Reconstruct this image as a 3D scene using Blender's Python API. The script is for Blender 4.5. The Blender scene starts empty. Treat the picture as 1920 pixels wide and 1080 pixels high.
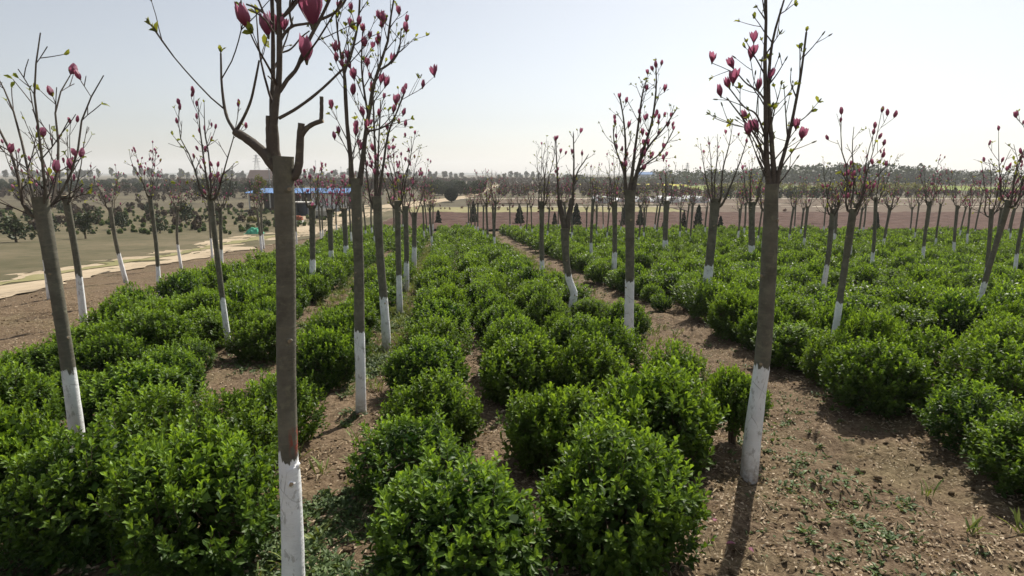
import bpy, math, random
import numpy as np
from mathutils import Vector, Quaternion

S = bpy.context.scene
COL = S.collection
R = math.radians

# ------------------------------------------------------------------ camera, world, sun
F_PX = 1107.0
PITCH = R(10.99)
EYE = 1.9
cam_d = bpy.data.cameras.new('camera')
cam = bpy.data.objects.new('camera', cam_d)
COL.objects.link(cam)
cam.location = (0, 0, EYE)
cam.rotation_euler = (math.pi / 2 - PITCH, 0, 0)
cam_d.sensor_width = 36
cam_d.lens = F_PX / 1920 * 36
cam_d.clip_start = 0.05
cam_d.clip_end = 6000
S.camera = cam

SUN_AZ, SUN_EL = R(27), R(47)
sdir = Vector((math.sin(SUN_AZ) * math.cos(SUN_EL), math.cos(SUN_AZ) * math.cos(SUN_EL), math.sin(SUN_EL)))
sun_d = bpy.data.lights.new('sun', 'SUN')
sun_d.energy = 5.0
sun_d.angle = R(0.5)
sun_d.color = (1.0, 0.94, 0.84)
sun = bpy.data.objects.new('sun', sun_d)
COL.objects.link(sun)
sun.rotation_euler = sdir.to_track_quat('Z', 'Y').to_euler()

world = bpy.data.worlds.new('World')
S.world = world
world.use_nodes = True
wn = world.node_tree
wn.nodes.clear()
sky = wn.nodes.new('ShaderNodeTexSky')
sky.sky_type = 'NISHITA'
sky.sun_disc = False
sky.sun_elevation = SUN_EL
sky.sun_rotation = SUN_AZ
sky.altitude = 50
sky.air_density = 1.0
sky.dust_density = 1.2
sky.ozone_density = 2.0
bg = wn.nodes.new('ShaderNodeBackground')
bg.inputs[1].default_value = 0.086
wo = wn.nodes.new('ShaderNodeOutputWorld')
hs = wn.nodes.new('ShaderNodeHueSaturation')
hs.inputs['Saturation'].default_value = 0.42
wn.links.new(sky.outputs[0], hs.inputs['Color'])
wn.links.new(hs.outputs[0], bg.inputs[0])
wn.links.new(bg.outputs[0], wo.inputs[0])

S.view_settings.view_transform = 'Standard'
S.view_settings.look = 'None'
S.view_settings.exposure = 0.42
S.view_settings.gamma = 1.0
S.view_settings.use_curve_mapping = False
S.render.engine = 'CYCLES'
S.cycles.max_bounces = 6
S.cycles.diffuse_bounces = 3
S.cycles.glossy_bounces = 2
S.cycles.transmission_bounces = 3
S.cycles.transparent_max_bounces = 4
S.cycles.volume_bounces = 1
S.cycles.sample_clamp_indirect = 4
S.cycles.use_denoising = True
S.cycles.use_adaptive_sampling = True
S.cycles.adaptive_threshold = 0.02

# ------------------------------------------------------------------ terrain and measuring helpers
SLOPE = 0.0554
LOW = -2.45
ROWDIR = -0.113          # planting rows drift this much in x per metre of y


def lattice(seed, n=64):
    return np.random.default_rng(seed).random((n, n))


_LAT = [lattice(s) for s in range(8)]


def vnoise(x, y, s=0):
    L = _LAT[s % 8]
    n = L.shape[0]
    xi, yi = np.floor(x).astype(int), np.floor(y).astype(int)
    fx, fy = x - xi, y - yi
    fx, fy = fx * fx * (3 - 2 * fx), fy * fy * (3 - 2 * fy)
    a, b = L[xi % n, yi % n], L[(xi + 1) % n, yi % n]
    c, d = L[xi % n, (yi + 1) % n], L[(xi + 1) % n, (yi + 1) % n]
    return (a * (1 - fx) + b * fx) * (1 - fy) + (c * (1 - fx) + d * fx) * fy


def ground(x, y):
    x, y = np.asarray(x, float), np.asarray(y, float)
    s = SLOPE * y
    k = 0.10
    u = (s + LOW) / k
    sp = np.where(u > 30, u, np.log1p(np.exp(np.minimum(u, 30)))) * k
    return -(s - sp)


def gz(x, y):
    return float(ground(x, y))


CT, ST = math.cos(PITCH), math.sin(PITCH)


def ray(px, py):
    a, b = (px - 960) / F_PX, (py - 540) / F_PX
    return np.array([a, CT - b * ST, -ST - b * CT])


def at(px, py):
    """where the line of sight through a point of the photograph meets the ground"""
    d = ray(px, py)
    lo, hi = 0.5, 4000.0
    f = lambda t: EYE + t * d[2] - gz(t * d[0], t * d[1])
    for _ in range(60):
        m = (lo + hi) / 2
        if f(m) > 0:
            lo = m
        else:
            hi = m
    return lo * d[0], lo * d[1]


def at_depth(px, py, y):
    d = ray(px, py)
    t = y / d[1]
    return np.array([t * d[0], y, EYE + t * d[2]])


def project(x, y, z):
    v = np.array([x, y, z - EYE])
    f = v[1] * CT - v[2] * ST
    if f < 0.05:
        return None
    u = v[1] * ST + v[2] * CT
    return 960 + v[0] / f * F_PX, 540 - u / f * F_PX


# ------------------------------------------------------------------ mesh helpers
class MB:
    def __init__(self):
        self.v, self.t, self.q, self.tr, self.qm, self.tm = [], [], [], [], [], []
        self.n = 0

    def add(self, V, quads=None, tris=None, mat=0, tint=0.0):
        V = np.asarray(V, np.float32).reshape(-1, 3)
        self.v.append(V)
        tt = np.asarray(tint, np.float32)
        self.t.append(np.full(len(V), float(tt), np.float32) if tt.ndim == 0 else tt.reshape(-1))
        if quads is not None and len(quads):
            q = np.asarray(quads, np.int32).reshape(-1, 4) + self.n
            self.q.append(q)
            self.qm.append(np.full(len(q), mat, np.int32))
        if tris is not None and len(tris):
            q = np.asarray(tris, np.int32).reshape(-1, 3) + self.n
            self.tr.append(q)
            self.tm.append(np.full(len(q), mat, np.int32))
        self.n += len(V)

    def arrays(self):
        V = np.concatenate(self.v) if self.v else np.zeros((0, 3), np.float32)
        T = np.concatenate(self.t) if self.t else np.zeros(0, np.float32)
        Q = np.concatenate(self.q) if self.q else np.zeros((0, 4), np.int32)
        QM = np.concatenate(self.qm) if self.qm else np.zeros(0, np.int32)
        TR = np.concatenate(self.tr) if self.tr else np.zeros((0, 3), np.int32)
        TM = np.concatenate(self.tm) if self.tm else np.zeros(0, np.int32)
        return V, T, Q, QM, TR, TM

    def mesh(self, name, mats, smooth=False):
        V, T, Q, QM, TR, TM = self.arrays()
        me = bpy.data.meshes.new(name)
        me.vertices.add(len(V))
        me.vertices.foreach_set('co', V.ravel())
        nl = Q.size + TR.size
        me.loops.add(nl)
        me.polygons.add(len(Q) + len(TR))
        me.loops.foreach_set('vertex_index', np.concatenate([Q.ravel(), TR.ravel()]).astype(np.int32))
        tot = np.concatenate([np.full(len(Q), 4), np.full(len(TR), 3)]).astype(np.int32)
        st = np.concatenate([[0], np.cumsum(tot)[:-1]]).astype(np.int32)
        me.polygons.foreach_set('loop_start', st)
        me.polygons.foreach_set('loop_total', tot)
        for m in mats:
            me.materials.append(m)
        me.polygons.foreach_set('material_index', np.concatenate([QM, TM]).astype(np.int32))
        me.polygons.foreach_set('use_smooth', np.full(len(tot), smooth))
        a = me.attributes.new('tint', 'FLOAT', 'POINT')
        a.data.foreach_set('value', T)
        me.update(calc_edges=True)
        return me


def link(name, me, parent=None, loc=None, rz=0.0, sc=None):
    o = bpy.data.objects.new(name, me)
    COL.objects.link(o)
    if parent:
        o.parent = parent
    if loc is not None:
        o.location = loc
    if rz:
        o.rotation_euler = (0, 0, rz)
    if sc is not None:
        o.scale = sc if hasattr(sc, '__len__') else (sc, sc, sc)
    return o


def tag(o, label=None, cat=None, group=None, kind=None):
    if label:
        o['label'] = label
    if cat:
        o['category'] = cat
    if group:
        o['group'] = group
    if kind:
        o['kind'] = kind
    return o


def norm(v):
    v = np.asarray(v, float)
    return v / (np.linalg.norm(v, axis=-1, keepdims=True) + 1e-12)


def smooth_path(P, n):
    """Catmull-Rom through the points, n samples"""
    P = np.asarray(P, float)
    if len(P) == 2:
        t = np.linspace(0, 1, n)[:, None]
        return P[0] * (1 - t) + P[1] * t
    E = np.vstack([2 * P[0] - P[1], P, 2 * P[-1] - P[-2]])
    u = np.linspace(0, len(P) - 1 - 1e-6, n)
    i = u.astype(int)
    f = (u - i)[:, None]
    a, b, c, d = E[i], E[i + 1], E[i + 2], E[i + 3]
    return 0.5 * (2 * b + (c - a) * f + (2 * a - 5 * b + 4 * c - d) * f ** 2 + (3 * b - a - 3 * c + d) * f ** 3)


def tube(mb, P, r, sides=6, mat=0, tint=0.0, cap=True, wob=0.0, rng=None, cap_mat=None):
    P = np.asarray(P, float)
    n = len(P)
    r = np.broadcast_to(np.asarray(r, float), (n,))
    T = norm(np.gradient(P, axis=0))
    a = np.cross(T[0], [0.31, 0.95, 0.05])
    if np.linalg.norm(a) < 0.1:
        a = np.cross(T[0], [1, 0, 0])
    a = norm(a)
    V = np.zeros((n, sides, 3))
    th = np.arange(sides) / sides * 2 * math.pi
    for i in range(n):
        a = norm(a - T[i] * np.dot(a, T[i]))
        b = np.cross(T[i], a)
        rr = r[i] * (1 + (rng.normal(0, wob, sides) if wob and rng is not None else 0))
        V[i] = P[i] + (np.cos(th) * rr)[:, None] * a + (np.sin(th) * rr)[:, None] * b
    q = []
    for i in range(n - 1):
        for k in range(sides):
            k2 = (k + 1) % sides
            q.append((i * sides + k, i * sides + k2, (i + 1) * sides + k2, (i + 1) * sides + k))
    mb.add(V, q, None, mat, tint)
    if cap:
        top = V[-1]
        c = top.mean(0)
        mb.add(np.vstack([top, c[None]]), None, [(k, (k + 1) % sides, sides) for k in range(sides)],
               mat if cap_mat is None else cap_mat, tint)


def box(mb, c, s, mat=0, tint=0.0, rz=0.0):
    c, s = np.asarray(c, float), np.asarray(s, float) / 2
    V = np.array([(x, y, z) for x in (-1, 1) for y in (-1, 1) for z in (-1, 1)], float) * s
    if rz:
        co, si = math.cos(rz), math.sin(rz)
        V = V @ np.array([[co, si, 0], [-si, co, 0], [0, 0, 1]])
    mb.add(V + c, [(0, 1, 3, 2), (4, 6, 7, 5), (0, 4, 5, 1), (2, 3, 7, 6), (0, 2, 6, 4), (1, 5, 7, 3)], None, mat, tint)


def leaves7(mb, P, D, N, L, W, mat=0, tint=0.0, fold=0.25, curl=0.15):
    """leaf blades with a folded midrib: P base, D direction, N upper side"""
    P, D = np.asarray(P, float), norm(D)
    X = norm(np.cross(D, N))
    N = np.cross(X, D)
    L, W = np.broadcast_to(L, len(P))[:, None], np.broadcast_to(W, len(P))[:, None]
    pts = np.stack([
        P,
        P + D * L * .34 + X * W * .36 + N * W * fold,
        P + D * L * .70 + X * W * .50 + N * (W * fold * .9 - L * curl * .4),
        P + D * L * 1.0 - N * L * curl,
        P + D * L * .70 - X * W * .50 + N * (W * fold * .9 - L * curl * .4),
        P + D * L * .34 - X * W * .36 + N * W * fold,
        P + D * L * .52 - N * L * curl * .1], 1)
    n = len(P)
    o = (np.arange(n) * 7)[:, None]
    q = np.concatenate([o + np.array([0, 1, 2, 6]), o + np.array([0, 6, 4, 5])])
    t = np.concatenate([o + np.array([6, 2, 3]), o + np.array([6, 3, 4])])
    tt = np.repeat(np.broadcast_to(tint, n), 7)
    mb.add(pts, q, t, mat, tt)


def leaves4(mb, P, D, N, L, W, mat=0, tint=0.0):
    P, D = np.asarray(P, float), norm(D)
    X = norm(np.cross(D, N))
    L, W = np.broadcast_to(L, len(P))[:, None], np.broadcast_to(W, len(P))[:, None]
    pts = np.stack([P, P + D * L * .55 + X * W * .5, P + D * L, P + D * L * .55 - X * W * .5], 1)
    n = len(P)
    o = (np.arange(n) * 4)[:, None]
    mb.add(pts, o + np.array([0, 1, 2, 3]), None, mat, np.repeat(np.broadcast_to(tint, n), 4))


# ------------------------------------------------------------------ materials
class NT:
    def __init__(self, name):
        self.m = bpy.data.materials.new(name)
        self.m.use_nodes = True
        self.t = self.m.node_tree
        self.t.nodes.clear()
        self.out = self.n('ShaderNodeOutputMaterial')

    def n(self, typ, **kw):
        nd = self.t.nodes.new(typ)
        for k, v in kw.items():
            setattr(nd, k, v)
        return nd

    def l(self, a, b):
        self.t.links.new(a, b)

    def mix(self, fac, a, b, mode='MIX'):
        m = self.n('ShaderNodeMix', data_type='RGBA', blend_type=mode)
        for sock, v in ((m.inputs[0], fac), (m.inputs[6], a), (m.inputs[7], b)):
            if isinstance(v, (int, float)):
                sock.default_value = v
            elif isinstance(v, tuple):
                sock.default_value = (*v, 1) if len(v) == 3 else v
            else:
                self.l(v, sock)
        return m.outputs[2]

    def math(self, op, a, b=None, clamp=False):
        m = self.n('ShaderNodeMath', operation=op, use_clamp=clamp)
        for i, v in enumerate((a, b)):
            if v is None:
                continue
            if isinstance(v, (int, float)):
                m.inputs[i].default_value = v
            else:
                self.l(v, m.inputs[i])
        return m.outputs[0]

    def noise(self, scale, detail=4, rough=.6, coord=None, dist=0.0):
        nd = self.n('ShaderNodeTexNoise')
        nd.inputs['Scale'].default_value = scale
        nd.inputs['Detail'].default_value = detail
        nd.inputs['Roughness'].default_value = rough
        nd.inputs['Distortion'].default_value = dist
        if coord is not None:
            self.l(coord, nd.inputs['Vector'])
        return nd.outputs[0]

    def ramp(self, fac, lo, hi):
        r = self.n('ShaderNodeMapRange')
        self.l(fac, r.inputs[0])
        r.inputs[1].default_value, r.inputs[2].default_value = lo, hi
        return r.outputs[0]

    def coord(self, which='Object', scale=None):
        c = self.n('ShaderNodeTexCoord').outputs[which]
        if scale:
            mp = self.n('ShaderNodeMapping')
            mp.inputs['Scale'].default_value = scale
            self.l(c, mp.inputs[0])
            c = mp.outputs[0]
        return c

    def attr(self, name, typ='GEOMETRY'):
        a = self.n('ShaderNodeAttribute', attribute_type=typ, attribute_name=name)
        return a.outputs['Fac']

    def rnd(self):
        return self.n('ShaderNodeObjectInfo').outputs['Random']

    def bsdf(self, color, rough=.8, spec=.3, bump=None, bump_s=.3, bump_d=.02):
        p = self.n('ShaderNodeBsdfPrincipled')
        if isinstance(color, tuple):
            p.inputs['Base Color'].default_value = (*color, 1)
        else:
            self.l(color, p.inputs['Base Color'])
        if isinstance(rough, (int, float)):
            p.inputs['Roughness'].default_value = rough
        else:
            self.l(rough, p.inputs['Roughness'])
        p.inputs['Specular IOR Level'].default_value = spec
        if bump is not None:
            b = self.n('ShaderNodeBump')
            b.inputs['Strength'].default_value = bump_s
            b.inputs['Distance'].default_value = bump_d
            self.l(bump, b.inputs['Height'])
            self.l(b.outputs[0], p.inputs['Normal'])
        return p.outputs[0]

    def done(self, sh):
        self.l(sh, self.out.inputs[0])
        return self.m


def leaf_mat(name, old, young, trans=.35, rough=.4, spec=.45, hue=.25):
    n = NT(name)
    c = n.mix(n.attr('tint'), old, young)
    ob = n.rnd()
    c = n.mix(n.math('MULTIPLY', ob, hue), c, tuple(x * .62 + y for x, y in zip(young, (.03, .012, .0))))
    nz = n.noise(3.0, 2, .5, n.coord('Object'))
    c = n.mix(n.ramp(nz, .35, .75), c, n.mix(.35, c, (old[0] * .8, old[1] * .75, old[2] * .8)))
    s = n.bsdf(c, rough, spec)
    if trans:
        t = n.n('ShaderNodeBsdfTranslucent')
        tc = n.mix(1.0, c, (1.25, 1.15, .55), 'MULTIPLY')
        n.l(tc, t.inputs[0])
        mx = n.n('ShaderNodeMixShader')
        mx.inputs[0].default_value = trans
        n.l(s, mx.inputs[1])
        n.l(t.outputs[0], mx.inputs[2])
        s = mx.outputs[0]
    return n.done(s)


def plain(name, col, rough=.85, spec=.25, var=.3, scale=6.0, bump=.2, dist=.01):
    n = NT(name)
    nz = n.noise(scale, 5, .6, n.coord('Object'))
    c = n.mix(n.ramp(nz, .3, .7), tuple(x * (1 - var) for x in col), tuple(min(1, x * (1 + var)) for x in col))
    return n.done(n.bsdf(c, rough, spec, nz, bump, dist))


def bark_mat(name, a, b, paint=True):
    n = NT(name)
    co = n.coord('Object')
    st = n.coord('Object', (14, 14, 60))
    n1 = n.noise(9, 6, .65, co)
    n2 = n.noise(1, 3, .6, st)
    c = n.mix(n.ramp(n1, .3, .7), a, b)
    c = n.mix(n.math('MULTIPLY', n.ramp(n2, .5, .75), .35), c, (b[0] * 1.35, b[1] * 1.3, b[2] * 1.2))
    lich = n.noise(16, 4, .7, co)
    c = n.mix(n.math('MULTIPLY', n.ramp(lich, .56, .68), .5), c, (.23, .225, .15))
    blotch = n.ramp(n.noise(3.2, 5, .7, n.coord('Object', (1, 1, .5))), .54, .66)
    c = n.mix(n.math('MULTIPLY', blotch, .45), c, (a[0] * .55, a[1] * .55, a[2] * .55))
    h = n.math('ADD', n.math('MULTIPLY', n1, .6), n.math('MULTIPLY', n2, .5))
    rough = .85
    if paint:
        sep = n.n('ShaderNodeSeparateXYZ')
        n.l(co, sep.inputs[0])
        edge = n.noise(26, 4, .6, n.coord('Object', (1, 1, .22)))
        lim = n.math('ADD', n.attr('paint_height', 'OBJECT'), n.math('MULTIPLY', n.math('SUBTRACT', edge, .5), .22))
        f = n.ramp(n.math('SUBTRACT', lim, sep.outputs[2]), -.004, .004)
        dirt = n.noise(20, 5, .7, n.coord('Object', (1, 1, .45)))
        wear = n.ramp(dirt, .565, .625)
        low = n.math('MULTIPLY', n.ramp(sep.outputs[2], .24, .0), n.ramp(n.noise(24, 5, .7, co), .3, .6))
        w = n.mix(n.ramp(n.noise(7, 4, .6, co), .35, .7), (.86, .87, .87), (.70, .71, .71))
        w = n.mix(n.math('MULTIPLY', wear, .5), w, (.25, .23, .2))
        vc = n.n('ShaderNodeTexVoronoi', feature='DISTANCE_TO_EDGE')
        vc.inputs['Scale'].default_value = 9
        n.l(n.coord('Object', (1, 1, .5)), vc.inputs['Vector'])
        crack = n.math('MULTIPLY', n.ramp(vc.outputs[0], .022, .006), n.ramp(n.noise(5, 3, .6, co), .5, .62))
        w = n.mix(n.math('MULTIPLY', crack, .6), w, (.2, .19, .17))
        w = n.mix(n.math('MULTIPLY', low, .85), w, (.26, .20, .15))
        c = n.mix(f, c, w)
        red = n.attr('red_mark', 'OBJECT')
        near = n.ramp(n.math('ABSOLUTE', n.math('SUBTRACT', sep.outputs[2], red)), .075, .03)
        nrm = n.n('ShaderNodeSeparateXYZ')
        n.l(n.coord('Normal'), nrm.inputs[0])
        side = n.ramp(nrm.outputs[0], .35, .75)
        blot = n.ramp(n.noise(30, 4, .6, n.coord('Object', (1, 1, .4))), .45, .55)
        rm = n.math('MULTIPLY', n.math('MULTIPLY', near, side), n.math('MULTIPLY', blot, n.ramp(red, .1, .2)))
        c = n.mix(n.math('MULTIPLY', rm, .8), c, (.30, .05, .03))
    ln = n.n('ShaderNodeTexVoronoi')
    ln.inputs['Scale'].default_value = 1.0
    n.l(n.coord('Object', (45, 45, 130)), ln.inputs['Vector'])
    len_ = n.math('MULTIPLY', n.ramp(ln.outputs['Distance'], .32, .18), n.ramp(n.noise(7, 3, .5, co), .48, .6))
    h = n.math('ADD', h, n.math('MULTIPLY', len_, .5))
    if not paint:
        c = n.mix(n.math('MULTIPLY', len_, .4), c, (b[0] * 1.7, b[1] * 1.65, b[2] * 1.5))
    return n.done(n.bsdf(c, rough, .2, h, .6, .012))


def petal_mat():
    n = NT('magnolia_petal')
    c = n.mix(n.attr('tint'), (.20, .042, .10), (.46, .21, .30))
    nz = n.noise(30, 3, .5, n.coord('Object', (3, 3, .6)))
    c = n.mix(n.math('MULTIPLY', n.ramp(nz, .4, .7), .4), c, (.14, .025, .07))
    t = n.n('ShaderNodeBsdfTranslucent')
    n.l(n.mix(1.0, c, (1.3, 1.0, 1.05), 'MULTIPLY'), t.inputs[0])
    mx = n.n('ShaderNodeMixShader')
    mx.inputs[0].default_value = .45
    n.l(n.bsdf(c, .5, .3), mx.inputs[1])
    n.l(t.outputs[0], mx.inputs[2])
    return n.done(mx.outputs[0])


def soil_mat():
    n = NT('soil')
    co = n.coord('Object')
    big = n.noise(.35, 4, .6, co)
    mid = n.noise(2.2, 7, .7, co, .6)
    fine = n.noise(28, 6, .7, co)
    vor = n.n('ShaderNodeTexVoronoi')
    vor.inputs['Scale'].default_value = 38
    n.l(co, vor.inputs['Vector'])
    c = n.mix(n.ramp(mid, .32, .68), (.094, .061, .034), (.195, .134, .078))
    c = n.mix(n.math('MULTIPLY', n.ramp(n.noise(1.1, 5, .7, co), .5, .66), .55), c, (.125, .112, .045))
    c = n.mix(n.math('MULTIPLY', n.ramp(big, .5, .7), .45), c, (.085, .06, .04))
    c = n.mix(n.ramp(fine, .38, .68), n.mix(.62, c, (.045, .03, .02)), n.mix(.25, c, (.46, .36, .25)))
    chip = n.ramp(vor.outputs['Distance'], .30, .16)
    pick = n.ramp(n.noise(9, 2, .5, co), .52, .6)
    c = n.mix(n.math('MULTIPLY', n.math('MULTIPLY', chip, pick), .6), c, (.50, .42, .31))
    sep = n.n('ShaderNodeSeparateXYZ')
    n.l(co, sep.inputs[0])
    far = n.ramp(sep.outputs[1], 44, 62)
    dry = n.mix(n.ramp(n.noise(.05, 5, .6, n.coord('Object', (1, 2.4, 1))), .35, .65), (.080, .068, .045), (.135, .118, .074))
    dry = n.mix(n.math('MULTIPLY', n.ramp(n.noise(.5, 4, .7, n.coord('Object', (1, 2, 1))), .45, .7), .5), dry, (.07, .058, .045))
    c = n.mix(far, c, dry)
    h = n.math('ADD', n.math('MULTIPLY', fine, .7), n.math('MULTIPLY', mid, .5))
    return n.done(n.bsdf(c, .95, .12, h, .9, .03))


def field_mat(name, a, b, scale=.8, stretch=(1, 1, 1), c3=None):
    n = NT(name)
    co = n.coord('Object', stretch)
    z1 = n.noise(scale, 5, .65, co)
    z2 = n.noise(scale * 7, 4, .65, co)
    c = n.mix(n.ramp(z1, .32, .68), a, b)
    if c3:
        c = n.mix(n.math('MULTIPLY', n.ramp(z2, .5, .68), .6), c, c3)
    h = n.math('ADD', z1, n.math('MULTIPLY', z2, .6))
    return n.done(n.bsdf(c, .95, .1, h, .6, .06))


M = {}
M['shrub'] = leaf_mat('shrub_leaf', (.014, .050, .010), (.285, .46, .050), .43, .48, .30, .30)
M['stem'] = plain('shrub_stem', (.10, .075, .05), .9, .2, .3, 20)
M['bark'] = bark_mat('magnolia_bark', (.090, .085, .066), (.175, .165, .128))
M['limb'] = bark_mat('magnolia_limb', (.075, .062, .052), (.125, .107, .088), False)
M['cut'] = plain('cut_wood', (.30, .24, .16), .9, .2, .35, 30)
M['twig'] = plain('magnolia_twig', (.068, .052, .044), .8, .25, .25, 20)
M['young'] = leaf_mat('young_leaf', (.12, .17, .03), (.34, .36, .06), .45, .5, .35, .15)
M['bud'] = plain('leaf_bud', (.11, .11, .07), .8, .2, .3, 40)
M['petal'] = petal_mat()
M['soil'] = soil_mat()
M['litter'] = leaf_mat('dry_leaf', (.22, .15, .085), (.58, .48, .35), .1, .8, .2, .0)
M['straw'] = leaf_mat('dry_straw', (.22, .16, .09), (.55, .45, .29), .0, .85, .15, .0)
M['weed'] = leaf_mat('weed_leaf', (.045, .085, .030), (.17, .24, .085), .25, .55, .3, .2)
M['grass'] = leaf_mat('grass_blade', (.11, .17, .040), (.30, .35, .12), .25, .6, .25, .2)
M['road'] = field_mat('sandy_road', (.33, .26, .175), (.46, .375, .265), .5, (1, .4, 1), (.26, .205, .14))
M['plowed'] = field_mat('plowed_earth', (.075, .043, .035), (.130, .078, .060), 1.2, (.6, 1.6, 1), (.045, .028, .024))
M['verge'] = field_mat('dry_grass', (.20, .19, .085), (.29, .255, .135), .4, (1, 1, 1), (.13, .13, .06))
M['rough'] = field_mat('rough_grass', (.085, .078, .042), (.165, .135, .085), .22, (1, 1, 1), (.055, .060, .028))
M['brown'] = field_mat('fallow_soil', (.105, .077, .056), (.155, .118, .085), .25, (1, 2, 1), (.10, .075, .055))
M['greenfield'] = field_mat('green_meadow', (.10, .15, .03), (.20, .24, .05), .2, (1, 1, 1), (.26, .25, .06))
M['rape'] = field_mat('rape_flower', (.42, .36, .04), (.50, .44, .07), .5, (1, 1, 1), (.2, .24, .05))
M['track'] = field_mat('pale_track', (.42, .37, .29), (.52, .46, .37), .6)
M['evergreen'] = leaf_mat('evergreen_leaf', (.016, .030, .016), (.060, .085, .034), .12, .6, .3, .2)
M['conifer'] = leaf_mat('conifer_leaf', (.010, .022, .013), (.032, .055, .026), .06, .7, .2, .1)
M['yellowgreen'] = leaf_mat('yellow_green_leaf', (.05, .07, .014), (.24, .23, .035), .25, .6, .3, .1)
M['redleaf'] = leaf_mat('red_leaf', (.060, .018, .018), (.15, .045, .04), .2, .6, .3, .1)
M['drytwig'] = leaf_mat('dry_twig', (.062, .047, .038), (.12, .092, .070), .1, .8, .15, .1)
M['bluepaint'] = plain('blue_sheet', (.11, .20, .38), .8, .12, .22, 1.2, .1)
M['whitewall'] = plain('white_panel', (.60, .62, .63), .7, .3, .22, 2)
M['darkwall'] = plain('dark_wall', (.10, .085, .075), .9, .2, .3, 2)
M['navy'] = plain('navy_sheet', (.022, .032, .052), .55, .3, .3, 3)
M['pale'] = plain('pale_edge', (.58, .56, .52), .8, .3, .2, 5)
M['greyboard'] = plain('grey_board', (.34, .33, .29), .85, .2, .25, 3)
M['rubber'] = plain('rubber', (.025, .025, .025), .85, .3, .2, 8)
M['brick'] = plain('red_brick', (.40, .13, .075), .9, .2, .4, 9)
M['net'] = plain('green_net', (.10, .42, .27), .8, .2, .4, 6)
M['film'] = plain('plastic_film', (.80, .80, .78), .35, .5, .12, 2)
M['steel'] = plain('grey_steel', (.28, .29, .30), .5, .5, .15, 3)
M['wallgrey'] = plain('grey_render', (.36, .34, .31), .9, .2, .2, 1)
M['glass'] = plain('dark_glass', (.04, .05, .06), .15, .6, .2, 3)
M['hill'] = field_mat('bare_hill', (.20, .135, .11), (.25, .18, .15), .05, (1, 1, 1), (.15, .11, .09))
M['ridge'] = field_mat('far_ridge', (.06, .08, .075), (.09, .10, .095), .01)

# ------------------------------------------------------------------ ground
def build_ground():
    fx = np.arange(-5.5, 5.51, .045)
    ox = 5.5 + np.cumsum(.06 * 1.085 ** np.arange(1, 100))
    ox = ox[ox < 2600]
    xs = np.concatenate([-ox[::-1], fx, ox])
    fy = np.arange(1.2, 12.0, .045)
    oy = 12.0 + np.cumsum(.05 * 1.05 ** np.arange(1, 180))
    oy = oy[oy < 2600]
    ny = 1.2 - np.cumsum(.08 * 1.16 ** np.arange(1, 60))
    ny = ny[ny > -300]
    ys = np.concatenate([ny[::-1], fy, oy])
    X, Y = np.meshgrid(xs, ys, indexing='ij')
    Z = ground(X, Y)
    near = np.clip((46 - Y) / 6, 0, 1) * np.clip((40 - np.abs(X)) / 10, 0, 1) * np.clip((X + 12.5 + .0 * Y) / 3, 0, 1)
    x0 = X + .113 * Y
    clod = (vnoise(X * 9, Y * 9, 1) - .5) * .055 + (vnoise(X * 21 + 7, Y * 21, 2) - .5) * .022 + (vnoise(X * 2.3, Y * 2.3, 3) - .5) * .07
    path = np.exp(-((x0 - 3.2) / .45) ** 2) + np.exp(-((x0 + 2.15) / .35) ** 2)
    Z = Z + near * (clod - .05 * path)
    nx, nyy = X.shape
    i = np.arange(nx * nyy).reshape(nx, nyy)
    q = np.stack([i[:-1, :-1], i[1:, :-1], i[1:, 1:], i[:-1, 1:]], -1).reshape(-1, 4)
    mb = MB()
    mb.add(np.stack([X, Y, Z], -1), q)
    o = link('soil_ground', mb.mesh('soil_ground', [M['soil']], True))
    tag(o, kind='structure')


def sheet(name, xs, ys, mat, lift, rough=0.0, seed=0, shape=None, furrow=0.0, kind='structure'):
    """a strip of surface laid on the terrain"""
    X, Y = np.meshgrid(np.asarray(xs, float), np.asarray(ys, float), indexing='ij')
    if shape is not None:
        X, Y = shape(X, Y)
    Z = ground(X, Y) + lift
    if rough:
        Z = Z + (vnoise(X * .9, Y * .9, seed) - .3) * rough + (vnoise(X * 3, Y * 3, seed + 1) - .3) * rough * .6
    if furrow:
        Z = Z + furrow * (.5 + .5 * np.sin(Y * 2 * math.pi / 1.3 + vnoise(X * .2, Y * .2, 3) * 3))
    a, b = X.shape
    i = np.arange(a * b).reshape(a, b)
    q = np.stack([i[:-1, :-1], i[1:, :-1], i[1:, 1:], i[:-1, 1:]], -1).reshape(-1, 4)
    mb = MB()
    mb.add(np.stack([X, Y, Z], -1), q)
    o = link(name, mb.mesh(name, [mat], True))
    return tag(o, kind=kind)


def ribbon(name, near, far, mat, lift, n=60, cross=7, rough=.02):
    """a road between two edges given as ground points"""
    A, B = smooth_path(near, n), smooth_path(far, n)
    u = np.linspace(0, 1, cross)[None, :, None]
    P = A[:, None, :2] * (1 - u) + B[:, None, :2] * u
    X, Y = P[..., 0], P[..., 1]
    e = (vnoise(X * .7, Y * .7, 5) - .5) + .9 * (vnoise(X * 2.3, Y * 2.3, 2) - .5)
    w = np.zeros_like(X)
    w[:, 0] = w[:, -1] = 1
    X = X + e * .7 * w
    Z = ground(X, Y) + lift + (vnoise(X, Y, 4) - .5) * rough
    a, b = X.shape
    i = np.arange(a * b).reshape(a, b)
    q = np.stack([i[:-1, :-1], i[1:, :-1], i[1:, 1:], i[:-1, 1:]], -1).reshape(-1, 4)
    mb = MB()
    mb.add(np.stack([X, Y, Z], -1), q)
    return tag(link(name, mb.mesh(name, [mat], True)), kind='structure')


build_ground()

# field boundaries
def in_plot(x, y):
    return x > -11.6 and y < 43.0 - .22 * max(0, x) and y > 1.0


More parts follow.
